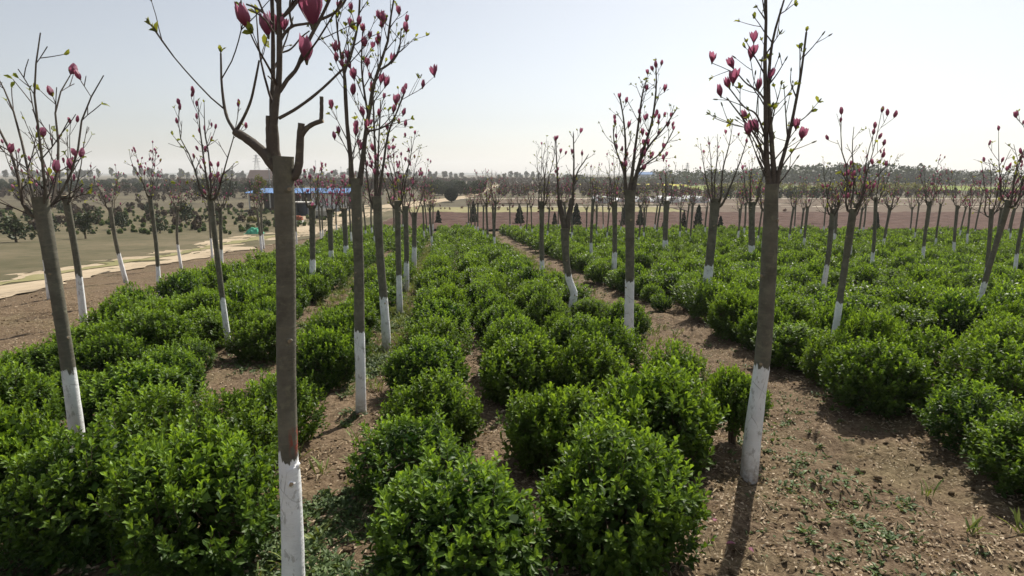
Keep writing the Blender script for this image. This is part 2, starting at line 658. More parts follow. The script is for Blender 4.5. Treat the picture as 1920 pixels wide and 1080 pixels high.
def in_field(x, y):
    return x > -(4.6 + .165 * y) and y < 43.0 - .22 * max(0, x) and y > 1.0


sheet('plowed_field', np.linspace(-11.5, 75, 180), np.linspace(44.5, 66, 110), M['plowed'], .03, .16, 2, furrow=.10)
sheet('dry_verge', np.linspace(-13, 20, 60), np.linspace(66.2, 77, 20), M['verge'], .03, .10, 3)
sheet('fallow_field', np.linspace(20.3, 110, 60), np.linspace(66.2, 84, 20), M['brown'], .03, .15, 4)
sheet('fallow_field', np.linspace(-6, 110, 60), np.linspace(85.5, 101, 20), M['brown'], .035, .15, 5)
sheet('farm_track', np.linspace(-9, 120, 80), np.linspace(101.5, 103.6, 4), M['track'], .05, .05, 6)
sheet('farm_track', np.linspace(-4, 110, 80), np.linspace(77.6, 78.6, 4), M['track'], .05, .05, 6)
sheet('farm_track', np.linspace(10, 110, 80), np.linspace(84.2, 85.2, 4), M['track'], .05, .05, 6)
sheet('green_meadow', np.linspace(38, 150, 30), np.linspace(150, 205, 16), M['greenfield'], .05, .3, 3)
sheet('yellow_flower_field', np.linspace(18, 62, 30), np.linspace(206, 236, 16), M['rape'], .06, .5, 2)

sheet('rough_grass', np.linspace(-75, -12.2, 60), np.linspace(-10, 76, 90), M['rough'], .012, .03, 3)
E = lambda pts: np.array([(*at(*p), 0) for p in pts])
near_e = E([(-250, 606), (0, 556), (180, 520), (330, 492), (464, 469), (560, 447), (640, 424), (690, 408), (780, 387), (850, 375.5), (895, 367), (915, 357), (935, 347)])
far_e = E([(-250, 560), (0, 518), (180, 490), (330, 466), (464, 440), (560, 424), (640, 398), (690, 388), (770, 378.5), (840, 371), (887, 364), (909, 355), (930, 346)])
ribbon('dirt_road', near_e, far_e, M['road'], .022, 260, 11)
mid_a = near_e * .58 + far_e * .42
mid_b = near_e * .40 + far_e * .60
ribbon('road_verge', mid_a[:6], mid_b[:6], M['verge'], .040, 120, 5)
yard_n = E([(560, 414), (620, 406), (660, 398)])
yard_f = E([(560, 400), (630, 389), (690, 385)])
ribbon('dirt_yard', yard_n, yard_f, M['road'], .04, 30, 6)


# ------------------------------------------------------------------ shrubs
def dome_dirs(rng, n, zmin):
    z = rng.uniform(zmin, 1, n)
    a = rng.uniform(0, 2 * math.pi, n)
    r = np.sqrt(1 - z * z)
    return np.stack([r * np.cos(a), r * np.sin(a), z], 1)


def shrub_foliage(mb, seed, n_shoot, n_leaf, L, W, detail=True, mat=0):
    """unit shrub about .9 m across and .72 m tall: leafy shoots all through a lumpy dome"""
    rng = np.random.default_rng(seed)
    Rr, rz, cz = .40, .34, .30
    lump = dome_dirs(rng, 16, -.3)
    amp = rng.uniform(-.26, .24, 16)
    D = dome_dirs(rng, n_shoot, -.62)
    rad = np.ones(n_shoot)
    for l, a in zip(lump, amp):
        rad += a * np.exp(-(1 - D @ l) * 11)
    inner = rng.random(n_shoot)
    rad *= np.where(inner < .78, rng.normal(1.0, .045, n_shoot), rng.uniform(.55, .92, n_shoot))
    rad *= np.where(rng.random(n_shoot) < .14, rng.uniform(1.06, 1.22, n_shoot), 1.0)
    tip = D * rad[:, None] * np.array([Rr, Rr, rz]) + np.array([0, 0, cz])
    tip[:, 2] = np.maximum(tip[:, 2], .02)
    up = np.array([0, 0, 1.0])
    g = norm(D * .55 + up * (.75 + .3 * D[:, 2:3]) + rng.normal(0, .16, D.shape))
    sl = rng.uniform(.10, .17, n_shoot)
    s = (np.arange(n_leaf) + .5) / n_leaf
    P, DD, NN, LL, TT = [], [], [], [], []
    a0 = rng.uniform(0, 6.28, n_shoot)
    e1 = norm(np.cross(g, [.3, .2, .05]))
    e2 = np.cross(g, e1)
    old = rng.uniform(0, .35, n_shoot)
    tip_shading = np.clip(.22 + .85 * (D[:, 2] + .12), .08, 1) * rng.uniform(.6, 1.15, n_shoot) * np.where(inner < .78, 1, .35)  # new growth plus painted shading: bright tops, dark sides and inside
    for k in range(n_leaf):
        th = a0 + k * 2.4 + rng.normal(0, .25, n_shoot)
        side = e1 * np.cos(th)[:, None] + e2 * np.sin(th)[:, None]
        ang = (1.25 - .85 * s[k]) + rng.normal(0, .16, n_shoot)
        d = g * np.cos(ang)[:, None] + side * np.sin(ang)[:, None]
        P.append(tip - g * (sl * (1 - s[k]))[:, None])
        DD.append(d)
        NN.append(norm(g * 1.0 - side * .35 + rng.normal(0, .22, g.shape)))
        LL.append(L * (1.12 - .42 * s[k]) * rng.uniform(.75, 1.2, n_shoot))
        TT.append(np.clip(old * .5 + tip_shading * s[k] ** 1.6 + rng.normal(0, .05, n_shoot), 0, 1))
    P, DD, NN = np.concatenate(P), np.concatenate(DD), np.concatenate(NN)
    LL, TT = np.concatenate(LL), np.concatenate(TT)
    # old leaves filling the inside, coloured dark to paint in the inner shade
    nc = n_shoot * 2
    Dc = dome_dirs(rng, nc, -.9)
    Pc = Dc * (rng.uniform(.2, .66, nc) ** .6)[:, None] * np.array([Rr, Rr, rz]) + np.array([0, 0, cz])
    Pc[:, 2] = np.maximum(Pc[:, 2], .02)
    lc = L * rng.uniform(1.0, 1.5, nc)
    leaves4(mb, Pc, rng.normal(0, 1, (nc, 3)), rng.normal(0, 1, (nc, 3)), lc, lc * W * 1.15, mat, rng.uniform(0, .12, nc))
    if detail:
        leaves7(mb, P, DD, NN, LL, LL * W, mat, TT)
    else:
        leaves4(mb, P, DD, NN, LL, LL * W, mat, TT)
    return tip, g, sl


def shrub_stems(mb, seed, tip, g, sl, mat=0, sides=4, every=3):
    rng = np.random.default_rng(seed + 99)
    stems = []
    for k in range(7):
        a = k / 7 * 6.28 + rng.uniform(-.3, .3)
        top = np.array([math.cos(a) * rng.uniform(.12, .26), math.sin(a) * rng.uniform(.12, .26), rng.uniform(.26, .42)])
        p = smooth_path([(math.cos(a) * .02, math.sin(a) * .02, -.03), top * [.45, .45, .5], top], 6)
        tube(mb, p, np.linspace(.012, .006, 6), sides + 1, mat, cap=False)
        stems.append(p)
    hubs = np.concatenate([p[2:] for p in stems])
    for t, d, l in list(zip(tip, g, sl))[::every]:
        h = hubs[np.argmin(((hubs - (t - d * l)) ** 2).sum(1))]
        tube(mb, smooth_path([h, (h + t - d * l) / 2 + [0, 0, -.02], t - d * l, t - d * .01], 5), np.linspace(.004, .0015, 5), 3, mat, cap=False)


FOL, STEM, MID = [], [], []
for k in range(5):
    a, b, c = MB(), MB(), MB()
    tip, g, sl = shrub_foliage(a, 10 + k, 560 if k < 4 else 330, 10, .053 if k % 2 else .049, .53)
    shrub_stems(b, 10 + k, tip, g, sl)
    FOL.append(a.mesh('shrub_foliage', [M['shrub']]))
    STEM.append(b.mesh('shrub_stems', [M['stem']]))
    tip, g, sl = shrub_foliage(c, 40 + k, 360, 9, .058, .56, False)
    shrub_stems(c, 40 + k, tip, g, sl, 1, 3, 12)
    MID.append(c.mesh('shrub_mid', [M['shrub'], M['stem']]))

ORD = ['first', 'second', 'third', 'fourth', 'fifth', 'sixth', 'seventh', 'eighth', 'ninth', 'tenth', 'eleventh', 'twelfth', 'thirteenth', 'fourteenth']
COLS = [(-.17, 'left-hand row of the central band'), (.80, 'middle row of the central band'), (1.58, 'right-hand row of the central band'),
        (2.32, 'sparse edge of the central band'),
        (4.15, 'first row right of the bare path'), (4.95, 'second row right of the bare path'), (5.75, 'third row right of the bare path'),
        (6.55, 'fourth row right of the bare path'), (7.4, 'fifth row right of the bare path'), (8.25, 'sixth row right of the bare path'),
        (-1.42, 'row beside the left trunk line'), (-2.78, 'first row left of the soil track'),
        (-3.55, 'second row left of the soil track'), (-4.3, 'third row left of the soil track'), (-5.1, 'fourth row left of the soil track'),
        (-6.2, 'fifth row left of the soil track'), (-7.0, 'sixth row left of the soil track')]
x = 9.1
while x < 46:
    COLS.append((x, 'rows far right of the bare path'))
    x += .85 if (int(x) % 3) else 1.05
COLS += [(-7.9, 'rows by the dirt road'), (-8.8, 'rows by the dirt road'), (-9.6, 'rows by the dirt road'), (-10.4, 'rows by the dirt road')]

# shrubs read off the photograph: base pixel, width in metres, height in metres, a word on the look
HAND = [
    (1155, 1035, 1.00, .80, 'big leafy dome-shaped'), (862, 1092, .98, .70, 'low broad'), (1222, 868, 1.05, .86, 'tall dense'),
    (1042, 868, .88, .72, 'dense dark'), (768, 925, .80, .62, 'loose open'), (815, 838, .82, .66, 'rounded bushy'),
    (1372, 838, .52, .60, 'small high-stemmed'), (1262, 742, .72, .62, 'neat round'), (800, 742, .86, .66, 'wide leafy'),
    (975, 748, .92, .74, 'full broad'), (1100, 752, .86, .72, 'bushy upright'), (1172, 630, .72, .60, 'rounded pale-tipped'), (1082, 668, .84, .60, 'low spreading'),
    (1380, 632, .98, .80, 'tall rounded'), (1330, 600, .80, .76, 'rounded'), (1240, 582, .42, .34, 'very small'),
    (612, 728, .72, .76, 'rounded'), (522, 830, .78, .66, 'bushy'), (372, 1045, .95, .82, 'tall leafy'), (492, 668, .80, .66, 'rounded'),
    (588, 566, .80, .66, 'neat dark'), (1255, 546, .86, .74, 'dark round'), (1120, 530, .74, .62, 'neat round'), (1182, 534, .70, .60, 'round'),
    (638, 672, .84, .74, 'upright'), (690, 600, .7, .62, 'neat'), (428, 905, .8, .70, 'bushy'), (300, 880, .85, .7, 'wide'), (180, 1010, .9, .72, 'broad'),
]
rng = np.random.default_rng(5)
plants = []       # x, y, width, height, col, look
for px, py, w, h, look in HAND:
    x, y = at(px, py)
    x0 = x - ROWDIR * y
    ci = min(range(len(COLS)), key=lambda i: abs(COLS[i][0] - x0))
    plants.append((x, y, w, h, ci, look))
hand_xy = np.array([p[:2] for p in plants])
for ci, (x0, nm) in enumerate(COLS):
    sparse = nm.startswith('sparse')
    y = rng.uniform(1.4, 2.2)
    while y < 44:
        step = rng.uniform(.68, .95) * (2.3 if sparse else 1)
        xx = x0 + ROWDIR * y + rng.normal(0, .10)
        w = rng.uniform(.66 if x0 > 4 else .72, 1.02) * (.75 if sparse else 1)
        h = rng.uniform(.54, .82) * (.72 if sparse else 1)
        if rng.random() < .05:
            w, h = w * .6, h * .6
        gap = rng.random() < (.085 if x0 > 4 else .035)
        pr = project(xx, y, gz(xx, y) + .5)
        near_hand = np.min(np.hypot(*(hand_xy - (xx, y)).T)) < (.74 if y < 9 else .62)
        clear = (-.62 < x0 - .2 < .5 and y < 2.6) or (sparse and y < 5.2) or (y < 3.5 and -.95 < x0 < 2.6) or (y < 4.6 and 1.15 < x0 < 2.6) or (y < 5.2 and -2.3 < x0 < -.8)
        if in_field(xx, y) and not gap and not near_hand and not clear and y > 2.3 and pr and -90 < pr[0] < 2010 and pr[1] < 1300:
            plants.append((xx, y, w, h, ci, None))
        y += step
plants.sort(key=lambda p: math.hypot(p[0], p[1]))
NEAR_PLANTS, FAR_PLANTS = plants[:300], plants[300:]
per_col = {}
for p in sorted(NEAR_PLANTS, key=lambda p: p[1]):
    pr = project(p[0], p[1], gz(p[0], p[1]) + .35)
    if not pr or not (0 < pr[0] < 1920 and pr[1] < 1120):
        continue
    per_col.setdefault(p[4], []).append(p)
used_look = set()
for i, p in enumerate(NEAR_PLANTS):
    x, y, w, h, ci, look = p
    rz = rng.uniform(0, 6.28)
    z = gz(x, y) - .01
    sc = (w / .90, w / .90, h / .72)
    k = int(rng.integers(5))
    if i < 70:
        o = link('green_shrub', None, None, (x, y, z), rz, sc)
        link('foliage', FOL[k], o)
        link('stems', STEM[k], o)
        if look == 'small high-stemmed':
            o.scale = (w / .9, w / .9, .55 / .72)
            o.location.z = z + .20
            mb = MB()
            rg = np.random.default_rng(3)
            for q in range(3):
                tube(mb, smooth_path([(.03 * q - .03, .02 * q, -.34), (.05 * q - .06, 0, -.1), (.12 * q - .12, .05 * q, .3)], 7), np.linspace(.030, .014, 7), 6)
            link('main_stem', mb.mesh('main_stem', [M['stem']]), o)
    else:
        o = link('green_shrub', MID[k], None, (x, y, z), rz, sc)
    mates = per_col.get(ci, [])
    nm = COLS[ci][1]
    pos = mates.index(p) if p in mates else None
    if pos is not None and pos < 12 and not nm.startswith('rows'):
        lab = f"{look or 'glossy'} green shrub, {ORD[pos]} from the front in the {nm}"
    elif nm.startswith('rows'):
        lab = f"glossy green shrub in the crowded planted {nm}"
    else:
        lab = f"glossy green shrub beyond the twelfth plant of the {nm}"
    tag(o, ' '.join(lab.split()[:16]), 'shrub', 'green shrubs planted in rows')

# the rest of the planting reads as one mass
def far_shrubs():
    base = []
    for k in range(4):
        m1, m2 = MB(), MB()
        shrub_foliage(m1, 70 + k, 210, 6, .062, .62, False)
        shrub_foliage(m2, 80 + k, 90, 5, .10, .66, False)
        base.append((m1.arrays(), m2.arrays()))
    mb = MB()
    for x, y, w, h, ci, _ in FAR_PLANTS:
        V, T, Q = base[int(rng.integers(4))][0 if y < 22 else 1][:3]
        a = rng.uniform(0, 6.28)
        c, s = math.cos(a), math.sin(a)
        P = V @ np.array([[c, s, 0], [-s, c, 0], [0, 0, 1]]) * np.array([w / .93, w / .93, h / .70]) + np.array([x, y, gz(x, y) - .01])
        mb.add(P, Q, None, 0, np.clip(T * rng.uniform(.75, 1.1) + rng.uniform(-.03, .05), 0, 1))
    tag(link('shrubbery', mb.mesh('shrubbery', [M['shrub']])), 'dense green mass of far shrub rows filling the field', 'shrubs', kind='stuff')


far_shrubs()


# ------------------------------------------------------------------ magnolia flowers
def flower_mesh(seed, opening, nu=7, nv=4, petals=6):
    """an upright goblet-shaped bloom one unit long"""
    rng = np.random.default_rng(seed)
    mb = MB()
    for k in range(petals):
        a0 = k / petals * 2 * math.pi + rng.normal(0, .12)
        inner = k % 2
        Lp = rng.uniform(.86, 1.05)
        o = opening * rng.uniform(.6, 1.5)
        V, t = [], []
        for i in range(nu):
            u = i / (nu - 1)
            r = (.05 + .25 * math.sin(min(1, u * 1.5) * math.pi * .5) * (1 - .12 * inner)) * (1 - .62 * max(0, u - .5) ** 1.0) + o * .9 * max(0, u - .35)
            wid = (.17 + .30 * math.sin(math.pi * min(1, u * .82 + .10))) * (1 if u < .8 else (1.0 - ((u - .8) / .2) ** 2 * .72))
            for j in range(nv):
                v = (j / (nv - 1) - .5) * 2
                ang = v * wid * 1.45
                rr = r * (1 - .10 * v * v)
                V.append((math.cos(a0 + ang) * rr, math.sin(a0 + ang) * rr, Lp * u * (1 - .03 * v * v) - o * .18 * u * u + .01 * inner))
                t.append(.08 + .92 * u ** 1.4)
        q = [(i * nv + j, i * nv + j + 1, (i + 1) * nv + j + 1, (i + 1) * nv + j) for i in range(nu - 1) for j in range(nv - 1)]
        mb.add(V, q, None, 0, t)
    P = np.array([(0, 0, -.12), (0, 0, -.03), (0, 0, .06), (0, 0, .14)])
    tube(mb, P, [.035, .06, .085, .06], 6, 1)
    return mb.mesh('magnolia_flower', [M['petal'], M['bud']], True)


FLOWERS = [flower_mesh(k, o) for k, o in enumerate((-.10, -.06, .0, .04, .10, .26, -.08, .02))]


def tiny_bloom(mb, p, d, L, mat, rng):
    e1 = norm(np.cross(d, [.2, .5, .1]))
    e2 = np.cross(d, e1)
    w = L * .27
    V = [p]
    for r, hgt in ((.8, .3), (1.0, .6), (.55, 1.0)):
        for k in range(4):
            a = k * math.pi / 2 + rng.uniform(-.3, .3)
            V.append(p + d * L * hgt * rng.uniform(.9, 1.1) + (e1 * math.cos(a) + e2 * math.sin(a)) * w * r)
    q = [(1 + 4 * i + k, 1 + 4 * i + (k + 1) % 4, 5 + 4 * i + (k + 1) % 4, 5 + 4 * i + k) for i in range(2) for k in range(4)]
    t = [(0, 1 + (k + 1) % 4, 1 + k) for k in range(4)]
    mb.add(V, q, t, mat, [.1] + [.3] * 4 + [.6] * 4 + [.95] * 4)


# ------------------------------------------------------------------ magnolia trees
def leaf_cluster(mb, p, d, rng, n, L, mat):
    e1 = norm(np.cross(d, [.3, .4, .1]))
    e2 = np.cross(d, e1)
    th = rng.uniform(0, 6.28, n)
    ang = rng.uniform(.25, 1.0, n)
    D = d * np.cos(ang)[:, None] + (e1 * np.cos(th)[:, None] + e2 * np.sin(th)[:, None]) * np.sin(ang)[:, None]
    l = L * rng.uniform(.6, 1.25, n)
    leaves7(mb, np.repeat(p[None], n, 0), D, np.repeat(d[None], n, 0) + rng.normal(0, .3, (n, 3)), l, l * .5, mat, rng.uniform(.1, 1, n))


def branch_path(p, d, L, rng, n=6, lift=.5, wig=.05):
    P = [np.asarray(p, float)]
    d = norm(d)
    for i in range(n - 1):
        d = norm(d + np.array([0, 0, lift]) * (L / n) * 1.2 + rng.normal(0, wig, 3))
        P.append(P[-1] + d * L / (n - 1))
    return np.array(P)


def grow_crown(mb, limbs, rng, detail, side=7, twig=3, spread=1.0, bloom=.5, leafy=.6, start=.22):
    """limbs: list of (points, radius0, radius1, bears_branches). Returns bloom sites.
    materials in the crown mesh: 0 limb, 1 twig, 2 young leaf, 3 bud, 4 petal, 5 cut wood"""
    sites = []
    s0 = 8 if detail else 4
    s1 = 5 if detail else 3

    def finish(p, d, big):
        u = rng.random()
        if u < bloom * (1 if big else .55):
            sites.append((p, norm(d * .35 + np.array([0, 0, 1.0]) + rng.normal(0, .22, 3)), rng.uniform(.064, .100)))
            if rng.random() < leafy:
                leaf_cluster(mb, p, d, rng, 2 if detail else 1, .035 if detail else .05, 2)
        else:
            if detail:
                tube(mb, np.array([p, p + d * .010, p + d * .024, p + d * .034]), [.0022, .0048, .0040, .0008], 4, 3)
            if rng.random() < leafy:
                leaf_cluster(mb, p, d, rng, int(rng.integers(2, 5)) if detail else 2, .038 if detail else .055, 2)

    for pts, r0, r1, bears in limbs:
        P = smooth_path(pts, 16 if detail else 8)
        rr = np.linspace(r0, r1, len(P)) if not hasattr(r0, '__len__') else np.interp(np.linspace(0, 1, len(P)), np.linspace(0, 1, len(r0)), r0)
        rt = rr.copy()
        if bears and rr[0] > .012 and not hasattr(r0, '__len__'):                 # swollen collar where the limb leaves the head
            rt *= 1 + .75 * np.exp(-np.arange(len(P)) / (1.6 if detail else .8))
        tube(mb, P, rt, s0, 0, wob=.05 if detail else 0, rng=rng, cap_mat=5 if not bears else 0)
        if not bears:
            continue
        Lm = np.linalg.norm(np.diff(P, axis=0), axis=1).sum()
        T = norm(np.gradient(P, axis=0))
        ns = max(2, int(round(side * Lm / 1.4)))
        ph = rng.uniform(0, 6.28)
        for k in range(ns):
            t = start + (1 - start) * (k + rng.uniform(0, .8)) / ns
            i = min(len(P) - 1, int(t * (len(P) - 1)))
            tan = T[i]
            e1 = norm(np.cross(tan, [.2, .9, .1]))
            e2 = np.cross(tan, e1)
            th = ph + k * 2.4 + rng.normal(0, .35)
            a = rng.uniform(.42, .85)
            d = tan * math.cos(a) + (e1 * math.cos(th) + e2 * math.sin(th)) * math.sin(a)
            L = (rng.uniform(.30, .62) * (1.05 - .6 * t)) * spread
            bp = branch_path(P[i], d, L, rng, 7 if detail else 4, .9)
            rb = min(rr[i] * .6, .0056 if detail else .0065)
            tube(mb, bp, np.linspace(rb, 0.0022 if detail else .0036, len(bp)), s1, 1, cap=False)
            bt = norm(np.gradient(bp, axis=0))
            nt = max(1, int(round(twig * L / .4 + rng.uniform(-.5, .9))))
            for m in range(nt):
                j = min(len(bp) - 2, int(rng.uniform(.3, .95) * (len(bp) - 1)))
                th2 = rng.uniform(0, 6.28)
                f1 = norm(np.cross(bt[j], [.7, .1, .4]))
                f2 = np.cross(bt[j], f1)
                a2 = rng.uniform(.4, .85)
                d2 = bt[j] * math.cos(a2) + (f1 * math.cos(th2) + f2 * math.sin(th2)) * math.sin(a2)
                tp = branch_path(bp[j], d2, rng.uniform(.07, .24) * spread, rng, 4 if detail else 3, 1.3)
                tube(mb, tp, np.linspace(.0024 if detail else .0038, .0015 if detail else .0028, len(tp)), 4 if detail else 3, 1, cap=False)
                finish(tp[-1], norm(tp[-1] - tp[-2]), False)
            finish(bp[-1], norm(bp[-1] - bp[-2]), True)
        finish(P[-1], T[-1], True)
    return sites


def trunk_mesh(path, radii, rng, detail=True, knots=4):
    mb = MB()
    n = 34 if detail else 12
    P = smooth_path(path, n)
    r = np.interp(np.linspace(0, 1, n), np.linspace(0, 1, len(radii)), radii)
    if detail:
        r = r * (1 + .055 * (vnoise(np.linspace(0, 9, n), np.full(n, rng.uniform(0, 50)), 2) - .5) * 2)
    sides = 18 if detail else 8
    tube(mb, P, r, sides, 0, cap=True, cap_mat=1, wob=.012 if detail else 0, rng=rng)
    # the sawn top: a rough rim a little proud of the end
    for _ in range(knots if detail else 0):
        i = int(rng.integers(8, n - 2))
        a = rng.uniform(math.pi, 2 * math.pi)
        d = np.array([math.cos(a), math.sin(a), rng.uniform(-.1, .4)])
        p0 = P[i] + d * r[i] * .72
        tube(mb, np.array([p0, p0 + d * r[i] * .27, p0 + d * r[i] * .40]), [r[i] * .5, r[i] * .36, r[i] * .22], 8, 0, cap_mat=1, wob=.1, rng=rng)
    return mb.mesh('magnolia_trunk', [M['bark'], M['cut']], True)


CROWN_MATS = [M['limb'], M['twig'], M['young'], M['bud'], M['petal'], M['cut']]
tree_xy = []


def add_tree(base, path, radii, limbs, paint, label, seed, detail, group, kw=None, extra_sites=(), separate=True):
    rng = np.random.default_rng(seed)
    o = link('magnolia_tree', None, None, base)
    tag(o, label, 'magnolia tree', group)
    t = link('trunk', trunk_mesh(path, radii, rng, detail), o)
    t['paint_height'] = float(paint)
    if seed == 1:
        t['red_mark'] = float(paint) + .075
    mb = MB()
    sites = grow_crown(mb, limbs, rng, detail, **(kw or {}))
    sites = list(extra_sites) + sites
    if not separate:
        for p, d, L in sites:
            tiny_bloom(mb, p, d, L * 1.1, 4, rng)
    link('crown', mb.mesh('magnolia_crown', CROWN_MATS, True), o)
    if separate:
        for p, d, L in sites[:99]:
            f = link('flower', FLOWERS[int(rng.integers(len(FLOWERS)))], o, tuple(p))
            f.scale = (L, L, L)
            q = Vector(d).to_track_quat('Z', 'Y') @ Quaternion((0, 0, 1), rng.uniform(0, 6.28))
            f.rotation_mode = 'QUATERNION'
            f.rotation_quaternion = q
    tree_xy.append((base[0], base[1]))
    return o


class Local:
    """turns points of the photograph into a tree's own metres, on the upright plane through its foot"""
    def __init__(self, px, py):
        self.x, self.y = at(px, py)
        self.z = gz(self.x, self.y)
        self.m = self.y * 1.02 / F_PX

    def __call__(self, px, py, dy=0.0):
        return at_depth(px, py, self.y + dy) - np.array([self.x, self.y, self.z])

    def path(self, pts, rng=None, depth=0.0):
        n = len(pts)
        return [self(p[0], p[1], p[2] if len(p) > 2 else depth * i / max(1, n - 1)) for i, p in enumerate(pts)]


GT = 'whitewashed magnolia trees standing among the shrubs'

# --- the big trunk close at the left
L = Local(551, 1165)
m = L.m
path = L.path([(551, 1180), (550, 1080), (547, 960), (543, 880), (541, 855), (537, 700), (536, 500), (533, 380), (531, 293)])
limbs = [
    (L.path([(533, 332), (508, 303), (490, 282), (464, 261), (440, 246)]), 11 * m, 7.5 * m, False),
    (L.path([(441, 248), (456, 222), (470, 190), (479, 150), (486, 113)]), 3 * m, 1.6 * m, False),
    (L.path([(441, 247), (424, 215), (416, 160), (414, 100)], depth=.1), 3.2 * m, 1.6 * m, True),
    (L.path([(523, 325), (515, 285), (513, 240), (517, 190), (523, 150), (524, 60), (523, 0), (525, -120), (528, -260)]), [11 * m, 9 * m, 8 * m, 6 * m, 5.2 * m, 5 * m, 4.6 * m, 4 * m, 3 * m], 3 * m, True),
    (L.path([(513, 255, .01), (509, 205, .03), (512, 150, .05), (512, 90, .06), (510, 0, .05), (500, -110, .08)]), 4.6 * m, 3.0 * m, True),
    (L.path([(505, 300), (504, 262), (503, 217)]), 5.5 * m, 4.6 * m, False),
    (L.path([(548, 334), (557, 322), (561, 300), (563, 262), (565, 231)]), 8.5 * m, 6 * m, False),
    (L.path([(563, 258), (572, 244), (586, 233), (606, 226)]), 5.2 * m, 4.2 * m, False),
    (L.path([(602, 228), (603, 205), (603, 181)]), 3.6 * m, 3.2 * m, False),
    (L.path([(523, 222), (558, 202), (600, 170), (638, 134), (655, 118)]), 3.2 * m, 1.6 * m, False),
    (L.path([(524, 172), (540, 148), (555, 131), (566, 105), (581, 72), (597, 42), (612, 12), (628, -25)]), 3.8 * m, 2.4 * m, True),
    (L.path([(598, 38), (622, 27), (640, 12), (652, -8)]), 2.6 * m, 1.8 * m, False),
    (L.path([(526, 76), (534, 62), (549, 49), (570, 45), (590, 42)]), 3.0 * m, 2.0 * m, False),
    (L.path([(549, 49), (545, 36), (543, 18), (545, -10)]), 2.2 * m, 1.6 * m, False),
    (L.path([(523, 100), (545, 92), (565, 70), (580, 58)], depth=.1), 1.8 * m, 1.2 * m, False),
    (L.path([(510, 45), (495, 25), (478, 14), (462, 8)]), 2.6 * m, 1.6 * m, False),
    (L.path([(512, 60), (498, 38), (480, 24), (465, 18)], depth=-.08), 1.8 * m, 1.2 * m, False),
    (L.path([(526, 35), (545, 18), (562, -4), (575, -30)]), 3 * m, 2 * m, True),
    (L.path([(523, 168), (512, 152), (502, 142)]), 1.5 * m, 1.1 * m, False),
]
up = np.array([.02, 0, 1.0])
sites = [(L(587, 50), norm([-.04, -.05, 1]), .158), (L(575, 116), norm([.0, -.05, 1]), .098), (L(503, 68), norm([-.12, 0, 1]), .088),
         (L(518, 60, .1), norm([.1, 0, 1]), .08), (L(532, 58), norm([.1, 0, 1]), .05), (L(520, -60), up, .11), (L(560, -40), up, .1)]
add_tree((L.x, L.y, L.z), path, [26 * m, 22.5 * m, 21 * m, 20 * m, 18.5 * m, 17.5 * m, 17.3 * m, 17.3 * m, 18 * m], limbs,
         L(541, 855)[2], 'thickest whitewashed magnolia trunk at left, sawn off on top with a curved stub beside it', 1, True, GT,
         dict(side=6, twig=2, bloom=.10, leafy=.75, start=.35), sites)

# --- second tree in the left line: forked crown full of flowers
L = Local(677, 776)
m = L.m
path = L.path([(677, 782), (676, 700), (674, 620), (673, 500), (670, 430), (668, 334)])
limbs = [
    (L.path([(662, 345), (659, 325), (657, 290), (651, 233), (647, 160), (646, 133), (656, 110), (667, 67), (674, 17), (674, -15)]), 4.3 * m, 1.5 * m, True),
    (L.path([(674, 345), (677, 325), (682, 283), (686, 247), (694, 200), (699, 167), (709, 133), (717, 107), (727, 77), (731, 43), (739, -5)]), 4.6 * m, 1.5 * m, True),
    (L.path([(647, 150, 0), (640, 110, -.08), (634, 70, -.14), (630, 30, -.2)]), 2 * m, 1.2 * m, True),
    (L.path([(690, 215), (682, 165, .1), (678, 120, .18), (680, 60, .22)]), 2.2 * m, 1.2 * m, True),
    (L.path([(709, 133), (735, 115), (748, 95), (752, 60)]), 1.8 * m, 1.1 * m, True),
    (L.path([(686, 247), (715, 240), (738, 222), (757, 178)]), 1.8 * m, 1.1 * m, True),
]
add_tree((L.x, L.y, L.z), path, [10.5 * m, 10 * m, 10 * m, 9.3 * m, 9.5 * m, 10.5 * m], limbs, L(674, 620)[2],
         'magnolia with a two-armed crown full of pink flowers, second trunk in the left line', 2, True, GT,
         dict(side=13, twig=3.4, bloom=.40, leafy=.6, spread=.74, start=.14))

# --- third tree of the left line
L = Local(725, 653)
m = L.m
path = L.path([(725, 658), (723, 610), (719, 557), (712, 470), (707, 368)])
limbs = [
    (L.path([(706, 380), (704, 350), (704, 300), (702, 250), (700, 200), (697, 150)]), 3 * m, 1.1 * m, True),
    (L.path([(709, 380), (714, 345), (720, 300), (728, 250), (742, 215), (757, 175)]), 3 * m, 1.1 * m, True),
    (L.path([(707, 380), (708, 330, .1), (710, 270, .15), (714, 190, .2)]), 2.4 * m, 1.1 * m, True),
    (L.path([(702, 392), (694, 370), (688, 330), (684, 280)]), 2.2 * m, 1.0 * m, True),
]
add_tree((L.x, L.y, L.z), path, [8.8 * m, 8.2 * m, 8 * m, 7.2 * m, 8.2 * m], limbs, L(719, 557)[2],
         'magnolia leaning slightly left with sparse upright branches, third trunk in the left line', 3, True, GT,
         dict(side=10, twig=2.8, bloom=.2, leafy=.5, spread=.7))


def vase_limbs(rng, top, r, H, n, width=.45, detail=True):
    """upright limbs that leave the sawn head and spread like a vase"""
    out = []
    a0 = rng.uniform(0, 6.28)
    for k in range(n):
        a = a0 + k * 2 * math.pi / n + rng.normal(0, .3)
        w = width * rng.uniform(.5, 1.15)
        h = H * rng.uniform(.75, 1.05)
        d = np.array([math.cos(a), math.sin(a), 0])
        p0 = top + d * r * .4 - np.array([0, 0, rng.uniform(.03, .16)])
        P = [p0, p0 + d * (r * .9 + .03) + [0, 0, .07], p0 + d * w * .50 + [0, 0, h * .38] + rng.normal(0, .02, 3),
             p0 + d * w * .78 + [0, 0, h * .7] + rng.normal(0, .03, 3), p0 + d * w + [0, 0, h]]
        out.append((P, r * rng.uniform(.22, .34), .0036, True))
    return out


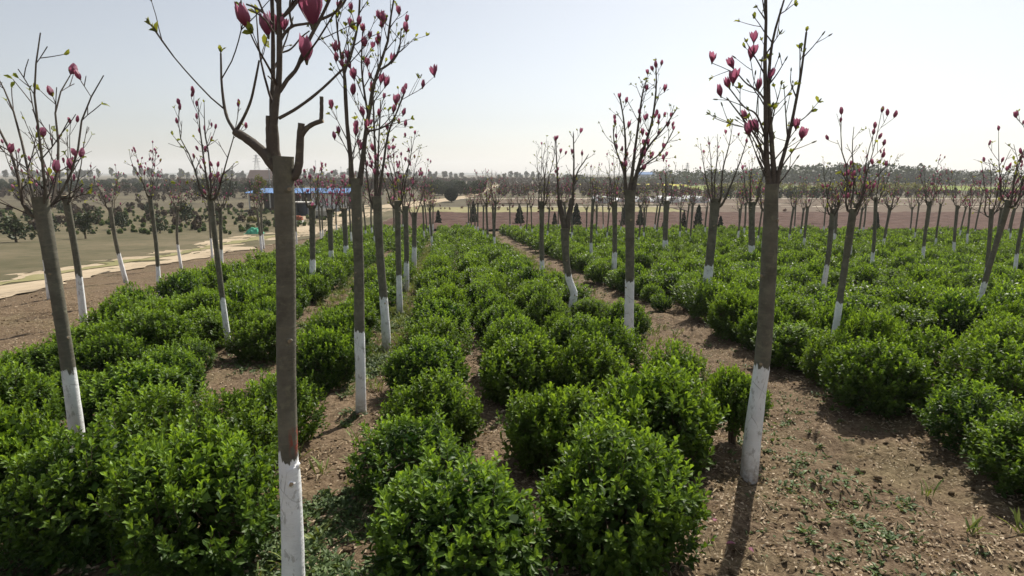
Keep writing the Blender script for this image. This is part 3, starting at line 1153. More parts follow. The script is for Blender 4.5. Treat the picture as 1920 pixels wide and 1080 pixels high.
def photo_tree(base, top, paint_py, rad_px, crown_py, seed, label, n=4, width=.42, detail=True, kw=None, mids=(), limbs=None, separate=True, group=GT, head=1.2):
    L = Local(*base)
    rng = np.random.default_rng(seed + 500)
    b = L(base[0], base[1] + 3)
    path = [L(base[0], base[1] + 4)] + [L(*q) for q in mids] + [L(*top)]
    if not mids:
        mid = (path[0] + path[-1]) / 2 + np.array([rng.normal(0, .02), rng.normal(0, .02), 0])
        path = [path[0], mid, path[-1]]
    tp = path[-1]
    r = rad_px * L.m
    if limbs is None:
        H = L(top[0], crown_py)[2] - tp[2]
        limbs = vase_limbs(rng, tp, r, H, n, width, detail)
    else:
        limbs = [(L.path(p), np.array(a) * L.m if hasattr(a, '__len__') else a * L.m, c * L.m, bb) for p, a, c, bb in limbs]
    pz = L(base[0], paint_py)[2]
    return add_tree((L.x, L.y, L.z), path, [r * 1.22, r * 1.08, r, r * .95, r * .96, r * head], limbs, pz, label, seed, detail, group, kw, separate=separate)


K = lambda **k: dict(dict(side=9, twig=2.8, bloom=.22, leafy=.5, spread=.68), **k)
photo_tree((750, 590), (745, 376), 516, 5.2, 235, 4, 'slim straight magnolia with bunched flowers, fourth trunk in the left line', 4, .38, kw=K(bloom=.3))
photo_tree((761, 549), (760, 386), 491, 4.8, 270, 5, 'magnolia with a long whitewashed foot, fifth trunk in the left line', 4, .36, kw=K(bloom=.36))
photo_tree((776, 506), (777, 398), 463, 4.3, 290, 6, 'magnolia forked into a short y, sixth trunk in the left line', 3, .55, kw=K(bloom=.34))

# --- right line
photo_tree((1404, 896), (1447, 345), 687, 14.6, -40, 11, 'magnolia leaning right over bare soil, with a long shadow at its whitewashed foot',
           mids=[(1411, 820), (1421, 740), (1430, 670), (1438, 560), (1444, 440)], head=.80, kw=dict(side=11, twig=2.0, bloom=.26, leafy=.5, spread=.66, start=.06),
           limbs=[([(1447, 365), (1440, 330), (1437, 290), (1436, 200), (1434, 120), (1436, 50), (1437, -40), (1440, -120)], [8, 5.6, 4.6, 3.8, 3.2, 2.6, 2.1, 1.5], 1.8, True),
                  ([(1448, 372), (1450, 320), (1445, 240), (1441, 160), (1448, 80), (1470, 0)], [7.5, 4.6, 3.5, 2.8, 2.1, 1.5], 1.6, True),
                  ([(1440, 330), (1424, 270), (1400, 232), (1368, 190)], 2.2, 1.1, True),
                  ([(1437, 260), (1418, 215), (1395, 200), (1368, 166)], 1.8, 1.0, True),
                  ([(1436, 190), (1420, 170), (1398, 155), (1375, 128)], 1.8, 1.0, True),
                  ([(1452, 360), (1464, 310), (1480, 250), (1500, 150), (1512, 60)], 4, 1.6, True)])
photo_tree((1178, 648), (1181, 357), 527, 8.6, 130, 12, 'magnolia with a full vase-shaped pink crown standing among the right of the central band',
           kw=dict(side=13, twig=3.0, bloom=.36, leafy=.5, spread=.70, start=.12),
           limbs=[([(1174, 365), (1172, 330), (1173, 280), (1170, 230), (1163, 185)], 3.0, 1.0, True),
                  ([(1180, 365), (1186, 320), (1192, 270), (1200, 210), (1205, 175), (1212, 150)], 3.0, 1.0, True),
                  ([(1186, 365), (1194, 325), (1205, 285), (1222, 230), (1230, 170), (1230, 128)], 3.4, 1.0, True),
                  ([(1200, 300), (1220, 270), (1245, 240), (1268, 205)], 2.0, 1.0, True),
                  ([(1195, 322), (1215, 305), (1240, 285), (1262, 245)], 1.7, .9, True),
                  ([(1172, 330), (1162, 300), (1152, 270), (1150, 240)], 1.7, .9, True)])
photo_tree((1071, 600), (1059, 428), 515, 6.6, 255, 13, 'magnolia with a kinked white foot and a trunk split into two arms',
           mids=[(1073, 572), (1076, 550), (1066, 520), (1061, 480)], kw=dict(side=8, twig=2.2, bloom=.28, leafy=.5, spread=.62, start=.3),
           limbs=[([(1060, 440), (1056, 415), (1050, 385), (1049, 374)], 5.6, 4.8, False),
                  ([(1062, 440), (1066, 410), (1070, 388), (1073, 372)], 5.4, 4.8, False),
                  ([(1049, 385), (1046, 350), (1044, 310), (1042, 265)], 2.4, .9, True),
                  ([(1073, 385), (1075, 350), (1076, 300), (1075, 250)], 2.5, .9, True),
                  ([(1074, 350), (1084, 320), (1094, 305), (1102, 292)], 1.5, .8, True)])
photo_tree((1018, 556), (1016, 377), 487, 4.4, 255, 14, 'slender bare magnolia with tall upright twigs and hardly any flowers', 5, .26, kw=K(bloom=.03, leafy=.25))
photo_tree((1322, 570), (1342, 372), 497, 8.0, 230, 15, 'magnolia leaning right behind the first shrubs beyond the bare path', 5, .5, kw=K(bloom=.10, leafy=.4, twig=3))
photo_tree((1150, 530), (1152, 377), 473, 4.6, 292, 16, 'thin magnolia beside the bare path, second of the path line', 5, .34, kw=K(bloom=.12, leafy=.5))
photo_tree((1410, 508), (1410, 378), 460, 5.6, 280, 17, 'magnolia with yellow-green young leaves between two darker trunks at right', 5, .5, kw=K(bloom=.14, leafy=.7))
photo_tree((1248, 492), (1250, 376), 450, 4.8, 300, 18, 'straight magnolia with a small leafy crown between two leaning trunks', 4, .34, kw=K(bloom=.12, leafy=.6))
photo_tree((586, 552), (585, 384), 487, 5.2, 300, 19, 'magnolia standing between the thickest trunk and the second trunk, foot in shrubs', 5, .4, kw=K(bloom=.5))
photo_tree((622, 524), (618, 392), 470, 4.6, 322, 20, 'slightly bowed magnolia, second of the row nearest the dirt road bend', 4, .36, kw=K(bloom=.5))
photo_tree((650, 508), (645, 390), 461, 4.6, 318, 21, 'magnolia just left of the second big trunk, leaning a little', 4, .36, kw=K(bloom=.5))

# --- the many trees further back: shared crowns
CR = []
for k in range(9):
    mb = MB()
    rg = np.random.default_rng(900 + k)
    lm = vase_limbs(rg, np.zeros(3), .05, 1.25, int(rg.integers(3, 6)), .42, False)
    st = grow_crown(mb, lm, rg, False, side=7, twig=2.4, bloom=(.50, .62, .12, .42, .25, .48, .35, .62, .18)[k], leafy=.4, spread=.8)
    for p, d, l in st:
        tiny_bloom(mb, p, d, l * .95, 4, rg)
    CR.append(mb.mesh('magnolia_crown', CROWN_MATS))

spots = []
for px, py, tx in [(491, 473, 490), (557, 470, 556), (602, 458, 600), (633, 447, 633), (928, 484, 927), (916, 470, 915), (906, 461, 905), (897, 452, 897),
                   (890, 447, 889), (884, 442, 883), (878, 438, 877), (795, 462, 795), (801, 452, 799), (806, 444, 805), (812, 440, 811), (1108, 500, 1110),
                   (1424, 492, 1426), (1294, 474, 1297), (1380, 466, 1381), (1206, 462, 1208), (1230, 455, 1236), (956, 440, 955), (985, 452, 985), (1000, 458, 1001),
                   (1072, 468, 1071), (1137, 462, 1138), (1285, 458, 1285), (1322, 452, 1322), (1392, 455, 1392), (1098, 452, 1100), (660, 470, 657), (700, 455, 698), (738, 452, 738),
                   (686, 458, 685)]:
    x, y = at(px, py)
    spots.append((x, y, 'seen'))
for x0 in (-10.6, -8.2, -5.8, -2.9, -.7, 2.1, 4.9, 7.7, 10.5, 13.3, 16.1, 19.0, 22.0, 25.0, 28.5, 32):
    y = rng.uniform(5, 8) if x0 not in (-.7, 2.1) else 24
    if x0 in (4.9,):
        y = 4.4
    if x0 == -2.9:
        y = 4.2
    while y < 42:
        x = x0 + ROWDIR * y + rng.normal(0, .12)
        pr = project(x, y, gz(x, y))
        hidden = pr and (450 < pr[0] < 1470) and y < 21
        if pr and -40 < pr[0] < 1960 and in_plot(x, y) and not hidden:
            spots.append((x, y, 'row'))
        y += rng.uniform(2.5, 3.6)
done = list(tree_xy)
ntree = 0
sel = []
for x, y, src in spots:
    if any(math.hypot(x - a, y - b) < (1.0 if src == 'seen' else 1.7) for a, b in done):
        continue
    done.append((x, y))
    sel.append((x, y))
sel.sort(key=lambda p: p[1])
sides = {}
for x, y in sel:
    x0 = x - ROWDIR * y
    side = ('line at the left of the central band' if -1.6 < x0 < .6 else 'line at the right of the central band' if .6 <= x0 < 3.2 else
            'lines right of the bare path' if x0 >= 3.2 else 'lines towards the dirt road')
    sides.setdefault(side, []).append((x, y))
for side, lst in sides.items():
    for i, (x, y) in enumerate(lst):
        rg = np.random.default_rng(int(3000 + x * 77 + y * 131))
        H = rg.uniform(1.85, 2.15)
        r = rg.uniform(.034, .050)
        o = link('magnolia_tree', None, None, (x, y, gz(x, y)))
        if side.startswith('lines'):
            lab = f'slender whitewashed magnolia, {ORD[i]} from the camera in the {side}' if i < 10 else f'slender whitewashed magnolia far back in the {side}'
        else:
            lab = f'slender magnolia at the far end of the {side}'
        tag(o, lab, 'magnolia tree', GT)
        top = np.array([rg.normal(0, .07), rg.normal(0, .07), H])
        pth = [(0, 0, -.05), top * .5 + np.array([rg.normal(0, .03), rg.normal(0, .03), 0]), top]
        t = link('trunk', trunk_mesh(pth, [r * 1.2, r, r * .95, r * 1.1], rg, y < 9), o)
        t['paint_height'] = float(rg.uniform(.66, .84))
        c = link('crown', CR[int(rg.integers(9))], o, tuple(top), rg.uniform(0, 6.28))
        k = rg.uniform(.85, 1.08)
        c.scale = (k, k, k * rg.uniform(.92, 1.12))


# ------------------------------------------------------------------ litter, weeds and grass on the soil
def near_ground_z(x, y):
    clod = (vnoise(x * 9, y * 9, 1) - .5) * .055 + (vnoise(x * 21 + 7, y * 21, 2) - .5) * .022 + (vnoise(x * 2.3, y * 2.3, 3) - .5) * .07
    x0 = x + .113 * y
    path = np.exp(-((x0 - 3.2) / .45) ** 2) + np.exp(-((x0 + 2.15) / .35) ** 2)
    return ground(x, y) + clod - .05 * path


def scatter(name, mat, n, ymax, size, upright, cluster, seed, label, cat, wf, tintr=(0, 1), strips=None, asp=.5, per=5):
    rg = np.random.default_rng(seed)
    y = 1.6 + (ymax - 1.6) * rg.random(n) ** 1.6
    if strips is None:
        x = rg.uniform(-.95, .95, n) * (y + .6)
    else:
        s = strips[rg.integers(len(strips), size=n)] if len(strips) else 0
        x = s[:, 0] + ROWDIR * y + rg.normal(0, 1, n) * s[:, 1]
    ok = (x > -11) & (np.abs(x) < y * .95 + 1.0)
    if wf is not None:
        ok &= rg.random(n) < wf(x, y)
    x, y = x[ok], y[ok]
    n = len(x)
    mb = MB()
    z = near_ground_z(x, y)
    if cluster:
        X, Y, Z = np.repeat(x, per), np.repeat(y, per), np.repeat(z, per)
        N = n * per
        th = rg.uniform(0, 6.28, N)
        el = rg.uniform(*upright, N)
        D = np.stack([np.cos(th) * np.cos(el), np.sin(th) * np.cos(el), np.sin(el)], 1)
        P = np.stack([X + rg.normal(0, .018, N), Y + rg.normal(0, .018, N), Z - .004], 1)
        Nn = np.tile([0, 0, 1.0], (N, 1)) + rg.normal(0, .3, (N, 3))
        l = size * rg.uniform(.5, 1.3, N) * np.repeat(rg.uniform(.6, 1.3, n), per)
    else:
        N = n
        th = rg.uniform(0, 6.28, N)
        el = rg.normal(.05, .25, N)
        D = np.stack([np.cos(th) * np.cos(el), np.sin(th) * np.cos(el), np.sin(el)], 1)
        P = np.stack([x, y, z + .008], 1)
        Nn = np.tile([0, 0, 1.0], (N, 1)) + rg.normal(0, .5, (N, 3))
        l = size * rg.uniform(.4, 1.4, N)
    leaves7(mb, P, D, Nn, l, l * asp, 0, rg.uniform(*tintr, N), .2, .2)
    tag(link(name, mb.mesh(name, [mat])), label, cat, kind='stuff')


STRIPS = np.array([(-.75, .22), (-.70, .25), (-.8, .3), (-.95, .2), (-2.15, .28), (-2.4, .3), (3.1, .45), (2.45, .25)])
scatter('fallen_leaves', M['litter'], 75000, 13, .028, None, False, 1, 'pale dry leaves littering the bare soil between the rows', 'fallen leaves',
        lambda x, y: np.clip((vnoise(x * 1.7, y * 1.7, 6) * .6 + vnoise(x * 5, y * 5, 1) * .4 - .3) * 3, .06, 1))
scatter('low_weeds', M['weed'], 26000, 17, .044, (.15, .9), True, 2, 'low grey-green weeds creeping over the soil between the rows', 'weeds',
        lambda x, y: np.clip((vnoise(x * 1.3, y * 1.3, 4) * .6 + vnoise(x * 4.1, y * 4.1, 5) * .4 - .40) * 6, 0, 1) * np.where(x + .113 * y > 1.8, .35, 1), strips=STRIPS, asp=.36, per=7)
scatter('grass_tufts', M['grass'], 5200, 42, .11, (.7, 1.4), True, 3, 'thin yellowish grass along the tree strips between shrub rows', 'grass',
        lambda x, y: np.clip((y - 5) / 6, .04, 1) * (vnoise(x * .6, y * .6, 2) > .35), strips=np.array([(-.8, .22), (-.8, .3), (-2.2, .25), (3.0, .2)]), asp=.12, per=9)

scatter('dry_straw', M['straw'], 26000, 12, .075, None, False, 4, 'thin bits of dry straw and twig strewn over the soil', 'straw',
        lambda x, y: np.clip((vnoise(x * 2.1, y * 2.1, 7) * .6 + vnoise(x * 6, y * 6, 3) * .4 - .36) * 4, .03, 1), asp=.07)


def clods():
    rg = np.random.default_rng(8)
    n = 5200
    y = 1.8 + 11 * rg.random(n) ** 1.5
    x = rg.uniform(-.95, .95, n) * (y + .6)
    ok = rg.random(n) < np.clip((vnoise(x * 1.5, y * 1.5, 2) - .38) * 5, .05, 1)
    x, y = x[ok], y[ok]
    n = len(x)
    g = (1 + 5 ** .5) / 2
    ico = norm(np.array([(-1, g, 0), (1, g, 0), (-1, -g, 0), (1, -g, 0), (0, -1, g), (0, 1, g), (0, -1, -g), (0, 1, -g), (g, 0, -1), (g, 0, 1), (-g, 0, -1), (-g, 0, 1)]))
    tri = np.array([(0, 11, 5), (0, 5, 1), (0, 1, 7), (0, 7, 10), (0, 10, 11), (1, 5, 9), (5, 11, 4), (11, 10, 2), (10, 7, 6), (7, 1, 8),
                    (3, 9, 4), (3, 4, 2), (3, 2, 6), (3, 6, 8), (3, 8, 9), (4, 9, 5), (2, 4, 11), (6, 2, 10), (8, 6, 7), (9, 8, 1)])
    s_ = .008 + .022 * rg.random(n) ** 3
    V = ico[None] * rg.uniform(.6, 1.25, (n, 12, 1)) * s_[:, None, None] * np.array([1.2, 1.0, .7])
    V = V + np.stack([x, y, near_ground_z(x, y) + s_ * .25], 1)[:, None]
    mb = MB()
    mb.add(V, None, (tri[None] + 12 * np.arange(n)[:, None, None]).reshape(-1, 3))
    tag(link('soil_clods', mb.mesh('soil_clods', [M['soil']], True)), 'crumbly soil clods lying on the bare ground between shrubs', 'clods', kind='stuff')


clods()

# fallen petals lying by the right trunk
for i, (px, py) in enumerate([(1360, 1030), (1412, 1050), (1342, 980)]):
    x, y = at(px, py)
    mb = MB()
    leaves7(mb, [(0, 0, .02)], [(math.cos(i * 2), math.sin(i * 2), .1)], [(0, .2, 1)], .055 - .012 * i, .028, 0, .9, .3, .1)
    o = link('fallen_petal', mb.mesh('fallen_petal', [M['petal']]), None, (x, y, float(near_ground_z(np.array(x), np.array(y)))))
    tag(o, ('largest pink petal fallen on the soil beside the leaning trunk', 'pink petal fallen near the bottom right corner of the soil', 'small pink petal fallen next to the big dome-shaped shrub')[i],
        'petal', 'fallen magnolia petals')


# ------------------------------------------------------------------ trees and bushes of the far nursery
def cloud(mb, c, rad, n, size, rg, mat=0, lump=.18, zcut=-1.0, hollow=.55, cone=0.0):
    D = dome_dirs(rg, n, zcut)
    lumps = dome_dirs(rg, 14, -1)
    amp = rg.uniform(-lump, lump, 14)
    r = np.ones(n)
    for l, a in zip(lumps, amp):
        r += a * np.exp(-(1 - D @ l) * 6)
    r *= rg.uniform(hollow, 1.0, n) ** .5
    P = D * r[:, None] * np.asarray(rad) + np.asarray(c)
    if cone:                                   # a column that narrows to a point
        f = rg.random(n) ** 1.25
        a = np.arctan2(D[:, 1], D[:, 0])
        prof = np.minimum(1, f * 9 + .55) * (1 - f) ** .62 * (1 + .18 * np.sin(f * 23 + a * 3)) * r * rg.uniform(.35, 1, n) ** .4
        P = np.stack([c[0] + np.cos(a) * prof * rad[0], c[1] + np.sin(a) * prof * rad[1], c[2] - rad[2] + f * 2 * rad[2]], 1)
    d = norm(rg.normal(0, 1, D.shape) + (np.array([0, 0, 1.2]) if cone else 0))
    l = size * rg.uniform(.6, 1.4, n)
    leaves4(mb, P - d * l[:, None] * .5, d, rg.normal(0, 1, D.shape), l, l * .8, mat, np.clip(rg.normal(.45, .25, n) + .2 * D[:, 2], 0, 1))


def tree_mesh(name, mat, w, h, seed, n=420, stem=.12, cone=0.0, size=None, zcut=-1.0, clumps=0):
    rg = np.random.default_rng(seed)
    mb = MB()
    hc = h * (1 - stem)
    if clumps:
        for _ in range(clumps):
            a = rg.uniform(0, 6.28)
            q = rg.uniform(.1, .62)
            zz = rg.uniform(-.62, .68)
            cc = (math.cos(a) * q * w / 2, math.sin(a) * q * w / 2, h * stem + hc / 2 + zz * hc / 2)
            s = rg.uniform(.32, .5)
            cloud(mb, cc, (w / 2 * s, w / 2 * s, hc / 2 * s), n // clumps, size or w * .09, rg, 0, .25)
    else:
        cloud(mb, (0, 0, h * stem + hc / 2), (w / 2, w / 2, hc / 2), n, size or w * .09, rg, 0, .16, zcut, cone=cone)
    tube(mb, smooth_path([(0, 0, -.05), (.02 * w, 0, h * stem), (0, .02 * w, h * .6)], 6), np.linspace(.05, .02, 6) * max(w, .5) * .8, 6, 1)
    return mb.mesh(name, [mat, M['stem']])


def place(name, me, px, py, label, cat, group=None, sc=1.0, rz=None):
    x, y = at(px, py)
    return tag(link(name, me, None, (x, y, gz(x, y)), rng.uniform(0, 6.28) if rz is None else rz, sc), label, cat, group)


def place_xy(name, me, x, y, label, cat, group=None, sc=1.0):
    return tag(link(name, me, None, (x, y, gz(x, y)), rng.uniform(0, 6.28), sc), label, cat, group)


def parted_tree(name, mat, x, y, w, h, seed, label, cat, stem=.15, n=1500, cone=0.0, clumps=0, size=None, group=None):
    """a tree large enough in the photograph to show trunk and crown"""
    rg = np.random.default_rng(seed)
    o = tag(link(name, None, None, (x, y, gz(x, y))), label, cat, group)
    t = MB()
    tube(t, smooth_path([(0, 0, -.05), (.02 * w, 0, h * stem), (0, .02 * w, h * .6)], 8), np.linspace(.06, .02, 8) * max(w, .6) * .7, 8)
    link('trunk', t.mesh('trunk', [M['stem']]), o)
    c = MB()
    hc = h * (1 - stem)
    if clumps:
        for _ in range(clumps):
            a, q, zz = rg.uniform(0, 6.28), rg.uniform(.1, .62), rg.uniform(-.62, .68)
            s = rg.uniform(.32, .5)
            cloud(c, (math.cos(a) * q * w / 2, math.sin(a) * q * w / 2, h * stem + hc / 2 + zz * hc / 2), (w / 2 * s, w / 2 * s, hc / 2 * s), n // clumps, size or w * .07, rg, 0, .25)
    else:
        cloud(c, (0, 0, h * stem + hc / 2), (w / 2, w / 2, hc / 2), n, size or w * .055, rg, 0, .07, cone=cone)
    link('crown', c.mesh('crown', [mat]), o)
    return o


# clipped ball tree by the road bend
x, y = at(846, 379)
parted_tree('ball_tree', M['conifer'], x, y, 2.05, 2.15, 7, 'large dark clipped ball tree standing beside the bend of the dirt road', 'tree', .10, 9000, size=.13)

BALL = [tree_mesh('orchard_tree', M['evergreen'], 1.0, .95, 20 + k, 1800, .06, size=.09) for k in range(4)]
rows = [(366, 806, 900, 8, 26, 'front row of clipped trees behind the large ball tree'),
        (357, 690, 906, 14, 18, 'second row of clipped orchard trees'),
        (349, 640, 908, 22, 11.5, 'third row of clipped orchard trees'),
        (342, 640, 912, 26, 9, 'far row of clipped orchard trees'),
        (361, 8, 455, 22, 19, 'first dark tree row beyond the rough ground'),
        (353, 5, 460, 28, 14, 'second dark tree row beyond the rough ground'),
        (345, 5, 470, 34, 10, 'third dark tree row beyond the rough ground')]
for py, xa, xb, n, wpx, nm in rows:
    for k in range(n):
        px = xa + (xb - xa) * (k + rng.uniform(-.3, .3)) / (n - 1)
        if py == 366 and 832 < px < 862:
            continue
        X, Y = at(px, py + rng.uniform(-.8, .8))
        w = wpx * rng.uniform(.75, 1.15) * Y / F_PX
        place_xy('orchard_tree', BALL[int(rng.integers(4))], X, Y, f'dark round tree in the {nm}', 'tree', 'clipped orchard trees', w)

# brown leafless trees left of the orchard
BARE = [tree_mesh('bare_tree', M['drytwig'], 1.0, .9, 60 + k, 900, .22, size=.05, clumps=9) for k in range(3)]
for k, (px, py, w) in enumerate([(718, 366, 36), (742, 370, 34), (768, 367, 36), (700, 360, 30), (790, 372, 20)]):
    X, Y = at(px, py)
    place_xy('bare_tree', BARE[k % 3], X, Y, f"brown leafless rounded tree, {ORD[k]} of five by the dirt road", 'tree', 'bare trees by the road', w * Y / F_PX)

for k, px in enumerate(np.arange(1128, 1345, 19)):
    X, Y = at(px + rng.uniform(-4, 4), rng.uniform(383, 388))
    place_xy('bare_tree', BARE[k % 3], X, Y, f'reddish-brown twiggy young tree in front of the white tunnels, {ORD[k]} of the line', 'tree', 'young trees before the tunnels', rng.uniform(1.5, 2.2))

# skyline trees
SKY = [tree_mesh('skyline_tree', M['evergreen'], .95, 1.0, 30 + k, 1100, .20, size=.085, clumps=8) for k in range(5)]
sk = []
for px, top, w in [(806, 321, 12), (816, 320, 13), (832, 319, 16), (845, 322, 9), (854, 324, 10), (865, 322, 11), (874, 331, 6), (856, 330, 8)]:
    sk.append((px, top, w, 'middle of the skyline'))
for px, top, w in [(935, 326, 8), (945, 324, 10), (957, 320.5, 13), (967, 320.5, 12), (977, 323, 10), (988, 320.5, 12), (999, 322, 11), (1009, 322, 10), (1036, 324, 9)]:
    sk.append((px, top, w, 'skyline above the central planting'))
for px in np.arange(560, 800, 11.5):
    if px > 480:
        sk.append((px + rng.uniform(-3, 3), rng.uniform(315, 325), rng.uniform(9, 19), 'skyline behind the left trunks'))
for px in list(np.arange(10, 465, 15)):
    sk.append((px + rng.uniform(-5, 5), rng.uniform(312, 327), rng.uniform(8, 22), 'skyline beyond the dirt road'))
for px, top, w, nm in sk:
    Yd = 400 + rng.uniform(-25, 25)
    X = at_depth(px, 330, Yd)[0]
    z = gz(X, Yd)
    h = at_depth(px, top, Yd)[2] - z
    ww = w * Yd / F_PX
    tag(link('skyline_tree', SKY[int(rng.integers(5))], None, (X, Yd, z), rng.uniform(0, 6.28), (ww, ww, h)), f'dark round-headed tree on the {nm}', 'tree', 'trees along the skyline')

# thin leafless poplars on the skyline
for k, (px, h) in enumerate([(905, 322), (911, 321), (922, 320), (930, 323), (893, 325)]):
    Yd = 420
    X = at_depth(px, 330, Yd)[0]
    z = gz(X, Yd)
    hh = at_depth(px, h, Yd)[2] - z
    mb = MB()
    rg = np.random.default_rng(k)
    tube(mb, np.array([(0, 0, 0), (.1, 0, hh * .6), (.05, 0, hh)]), [.16, .1, .03], 5, 0)
    for q in range(16):
        zz = rg.uniform(.35, .95) * hh
        a = rg.uniform(0, 6.28)
        tube(mb, np.array([(0, 0, zz), (math.cos(a) * .6, math.sin(a) * .6, zz + .9), (math.cos(a) * 1.0, math.sin(a) * 1.0, zz + 1.9)]), [.06, .04, .02], 3, 0, cap=False)
    tag(link('bare_poplar', mb.mesh('bare_poplar', [M['drytwig']]), None, (X, Yd, z)), 'faint thin leafless tree in the gap of the skyline', 'tree', 'leafless skyline trees')

# dark conifers at the far end of the field
for k, (px, py, top, w) in enumerate([(822, 421, 394, 14), (888, 419, 377, 17), (974, 421, 385, 20), (1080, 424, 382, 22), (1170, 425, 384, 18), (1200, 424, 390, 16), (1281, 430, 396, 14),
                                      (1308, 430, 384, 20), (1350, 428, 405, 13), (1246, 430, 410, 14), (1040, 423, 398, 12), (1560, 440, 392, 20), (1640, 446, 398, 18), (1437, 432, 405, 13)]):
    X, Y = at(px, py)
    h = (py - top) * Y / F_PX * 1.0
    w = w * Y / F_PX
    desc = ['small dark conifer at the end of the left trunk line', 'dark conifer hidden among the far right-hand trunk line', 'dark broad conifer left of the slender bare magnolia',
            'dark conifer behind the kinked magnolia', 'dark conifer behind the vase-shaped magnolia', 'low dark conifer just right of the vase-shaped magnolia',
            'narrow dark conifer of the pair near the leaning magnolia', 'widest dark conifer of the pair near the leaning magnolia', 'short conifer just right of the leaning magnolia',
            'squat conifer below the white plastic tunnels', 'tiny conifer beside the slender bare magnolia', 'dark conifer beyond the right-hand field corner',
            'dark conifer at the far right of the field end', 'short conifer beside the right edge trunk'][k]
    parted_tree('dark_conifer', M['conifer'], X, Y, w, h, 100 + k, desc, 'conifer', .03, 1900, .75, size=w * .11, group='dark conifers at the field end')

# little red-leaved bushes on the verge
RED = [tree_mesh('red_bush', M['redleaf'], 1.0, .85, 50 + k, 260, .05, size=.12, clumps=5) for k in range(3)]
for k, (px, py, w) in enumerate([(809, 390, 8), (826, 388, 6), (827, 393, 5), (834, 393, 5), (844, 394, 6), (867, 392, 7), (912, 391, 9), (925, 391, 9), (936, 394, 10), (944, 389, 8),
                                 (953, 396, 8), (962, 390, 8), (995, 392, 8), (1010, 394, 10), (1016, 398, 8), (1028, 394, 8), (1036, 395, 8), (1115, 398, 9), (1120, 395, 8), (1140, 394, 9), (1010, 400, 7),
                                 (1470, 398, 9), (1505, 396, 9), (1552, 399, 9), (1600, 396, 9)]):
    X, Y = at(px, py)
    place_xy('red_bush', RED[k % 3], X, Y, 'small dark red bush on the grassy verge beyond the plowed field' if px < 1450 else 'small dark red bush on the verge at far right', 'bush', 'red bushes on the verge', w * Y / F_PX)


# brown scrub and woods that read as masses
def mass(name, mat, xs, y0, y1, h, n, size, seed, label, cat, top=None):
    rg = np.random.default_rng(seed)
    mb = MB()
    for _ in range(n):
        x = rg.uniform(*xs)
        y = rg.uniform(y0, y1)
        hh = (top(x, y) if top else h) * rg.uniform(.7, 1.1)
        w = hh * rg.uniform(.6, 1.0)
        cloud(mb, (x, y, gz(x, y) + hh * .52), (w * .5, w * .5, hh * .5), 90, size * hh, rg, 0, .25, hollow=.3)
    tag(link(name, mb.mesh(name, [mat])), label, cat, kind='stuff')


mass('dry_brush', M['drytwig'], (-3, 42), 112, 200, 1.7, 330, .22, 1, 'grey-brown leafless scrub covering the far middle ground', 'scrub')
mass('dry_brush', M['drytwig'], (36, 115), 108, 132, 1.2, 220, .22, 2, 'grey-brown leafless scrub at right behind the tunnels', 'scrub')
mass('dry_brush', M['drytwig'], (-100, -22), 150, 230, 2.6, 260, .2, 3, 'brown leafless scrub behind the blue-roofed shed', 'scrub')
mass('dark_woodland', M['evergreen'], (22, 75), 235, 270, 4.5, 220, .17, 4, 'dark wooded rise along the skyline behind the yellow field', 'woodland', lambda x, y: 3.2 + 1.6 * math.sin(x * .07 + 1) + (x > 45) * 1.2)
mass('dark_woodland', M['evergreen'], (62, 190), 215, 265, 6.5, 300, .15, 5, 'dark wooded hill rising at the right of the skyline', 'woodland', lambda x, y: 6.6 + 1.2 * math.sin(x * .06))
mass('dry_brush', M['drytwig'], (-170, 70), 235, 390, 2.4, 620, .2, 13, 'grey-brown scrub covering the far slope below the skyline trees', 'scrub')
mass('dry_brush', M['drytwig'], (-150, -48), 85, 150, 1.5, 260, .2, 14, 'brown scrub on the rough land beyond the road', 'scrub')
mass('spring_bushes', M['yellowgreen'], (47, 98), 136, 150, 2.2, 150, .16, 15, 'yellow-green bushes below the dark wooded hill', 'bushes')
mass('yard_weeds', M['weed'], (-62, -17), 40, 74, .34, 620, .5, 16, 'low rough weeds and grass clumps on the ground beyond the road', 'weeds')
mass('yard_scrub', M['drytwig'], (-60, -24), 44, 78, .8, 120, .3, 17, 'brown scrubby growth on the ground beyond the road', 'scrub')
mass('dark_hedge', M['evergreen'], (36, 60), 100, 104, 2.0, 26, .2, 6, 'dark hedge beside the white plastic tunnels', 'hedge')

# evergreen trees round the yard at the left
x, y = at(492, 398)
parted_tree('yellow_tipped_tree', M['yellowgreen'], x, y, 1.9, 4.1, 31, 'yellow-tipped evergreen tree standing by the blue-roofed shed', 'tree', .45, 1600, clumps=10)
for k, (px, py, w, h, lab) in enumerate([(472, 372, 3.0, 3.2, 'dark rounded evergreen behind the blue roof at the edge'), (497, 368, 3.2, 3.0, 'dark spreading evergreen behind the yellow-tipped tree'),
                                         (428, 375, 3.4, 3.4, 'broad dark evergreen beyond the shed end'), (380, 380, 3.0, 3.6, 'tall dark evergreen near the road at far left'),
                                         (676, 372, 2.2, 2.4, 'dark bush at the right end of the white shed wall'), (664, 366, 2.4, 2.6, 'taller dark bush behind the white shed wall')]):
    x, y = at(px, py)
    parted_tree('dark_evergreen', M['evergreen'], x, y, w, h, 33 + k, lab, 'tree', .12, 1500, clumps=9)
for k, (px, py, w, h, lab) in enumerate([(492, 433, .9, 1.15, 'dark ragged bush beside the green net'), (503, 428, .7, .8, 'low dark bush right of the ragged bush'), (466, 436, .6, .7, 'dark bush left of the green net'),
                                         (474, 418, 1.5, .7, 'pale olive bush behind the green net')]):
    x, y = at(px, py)
    parted_tree('yard_bush', M['yellowgreen'] if k == 3 else M['evergreen'], x, y, w, h, 43 + k, lab, 'bush', .08, 900, clumps=7)
YB = [tree_mesh('roadside_bush', M['evergreen'], 1.0, .9, 80 + k, 500, .06, size=.08, clumps=7) for k in range(3)]
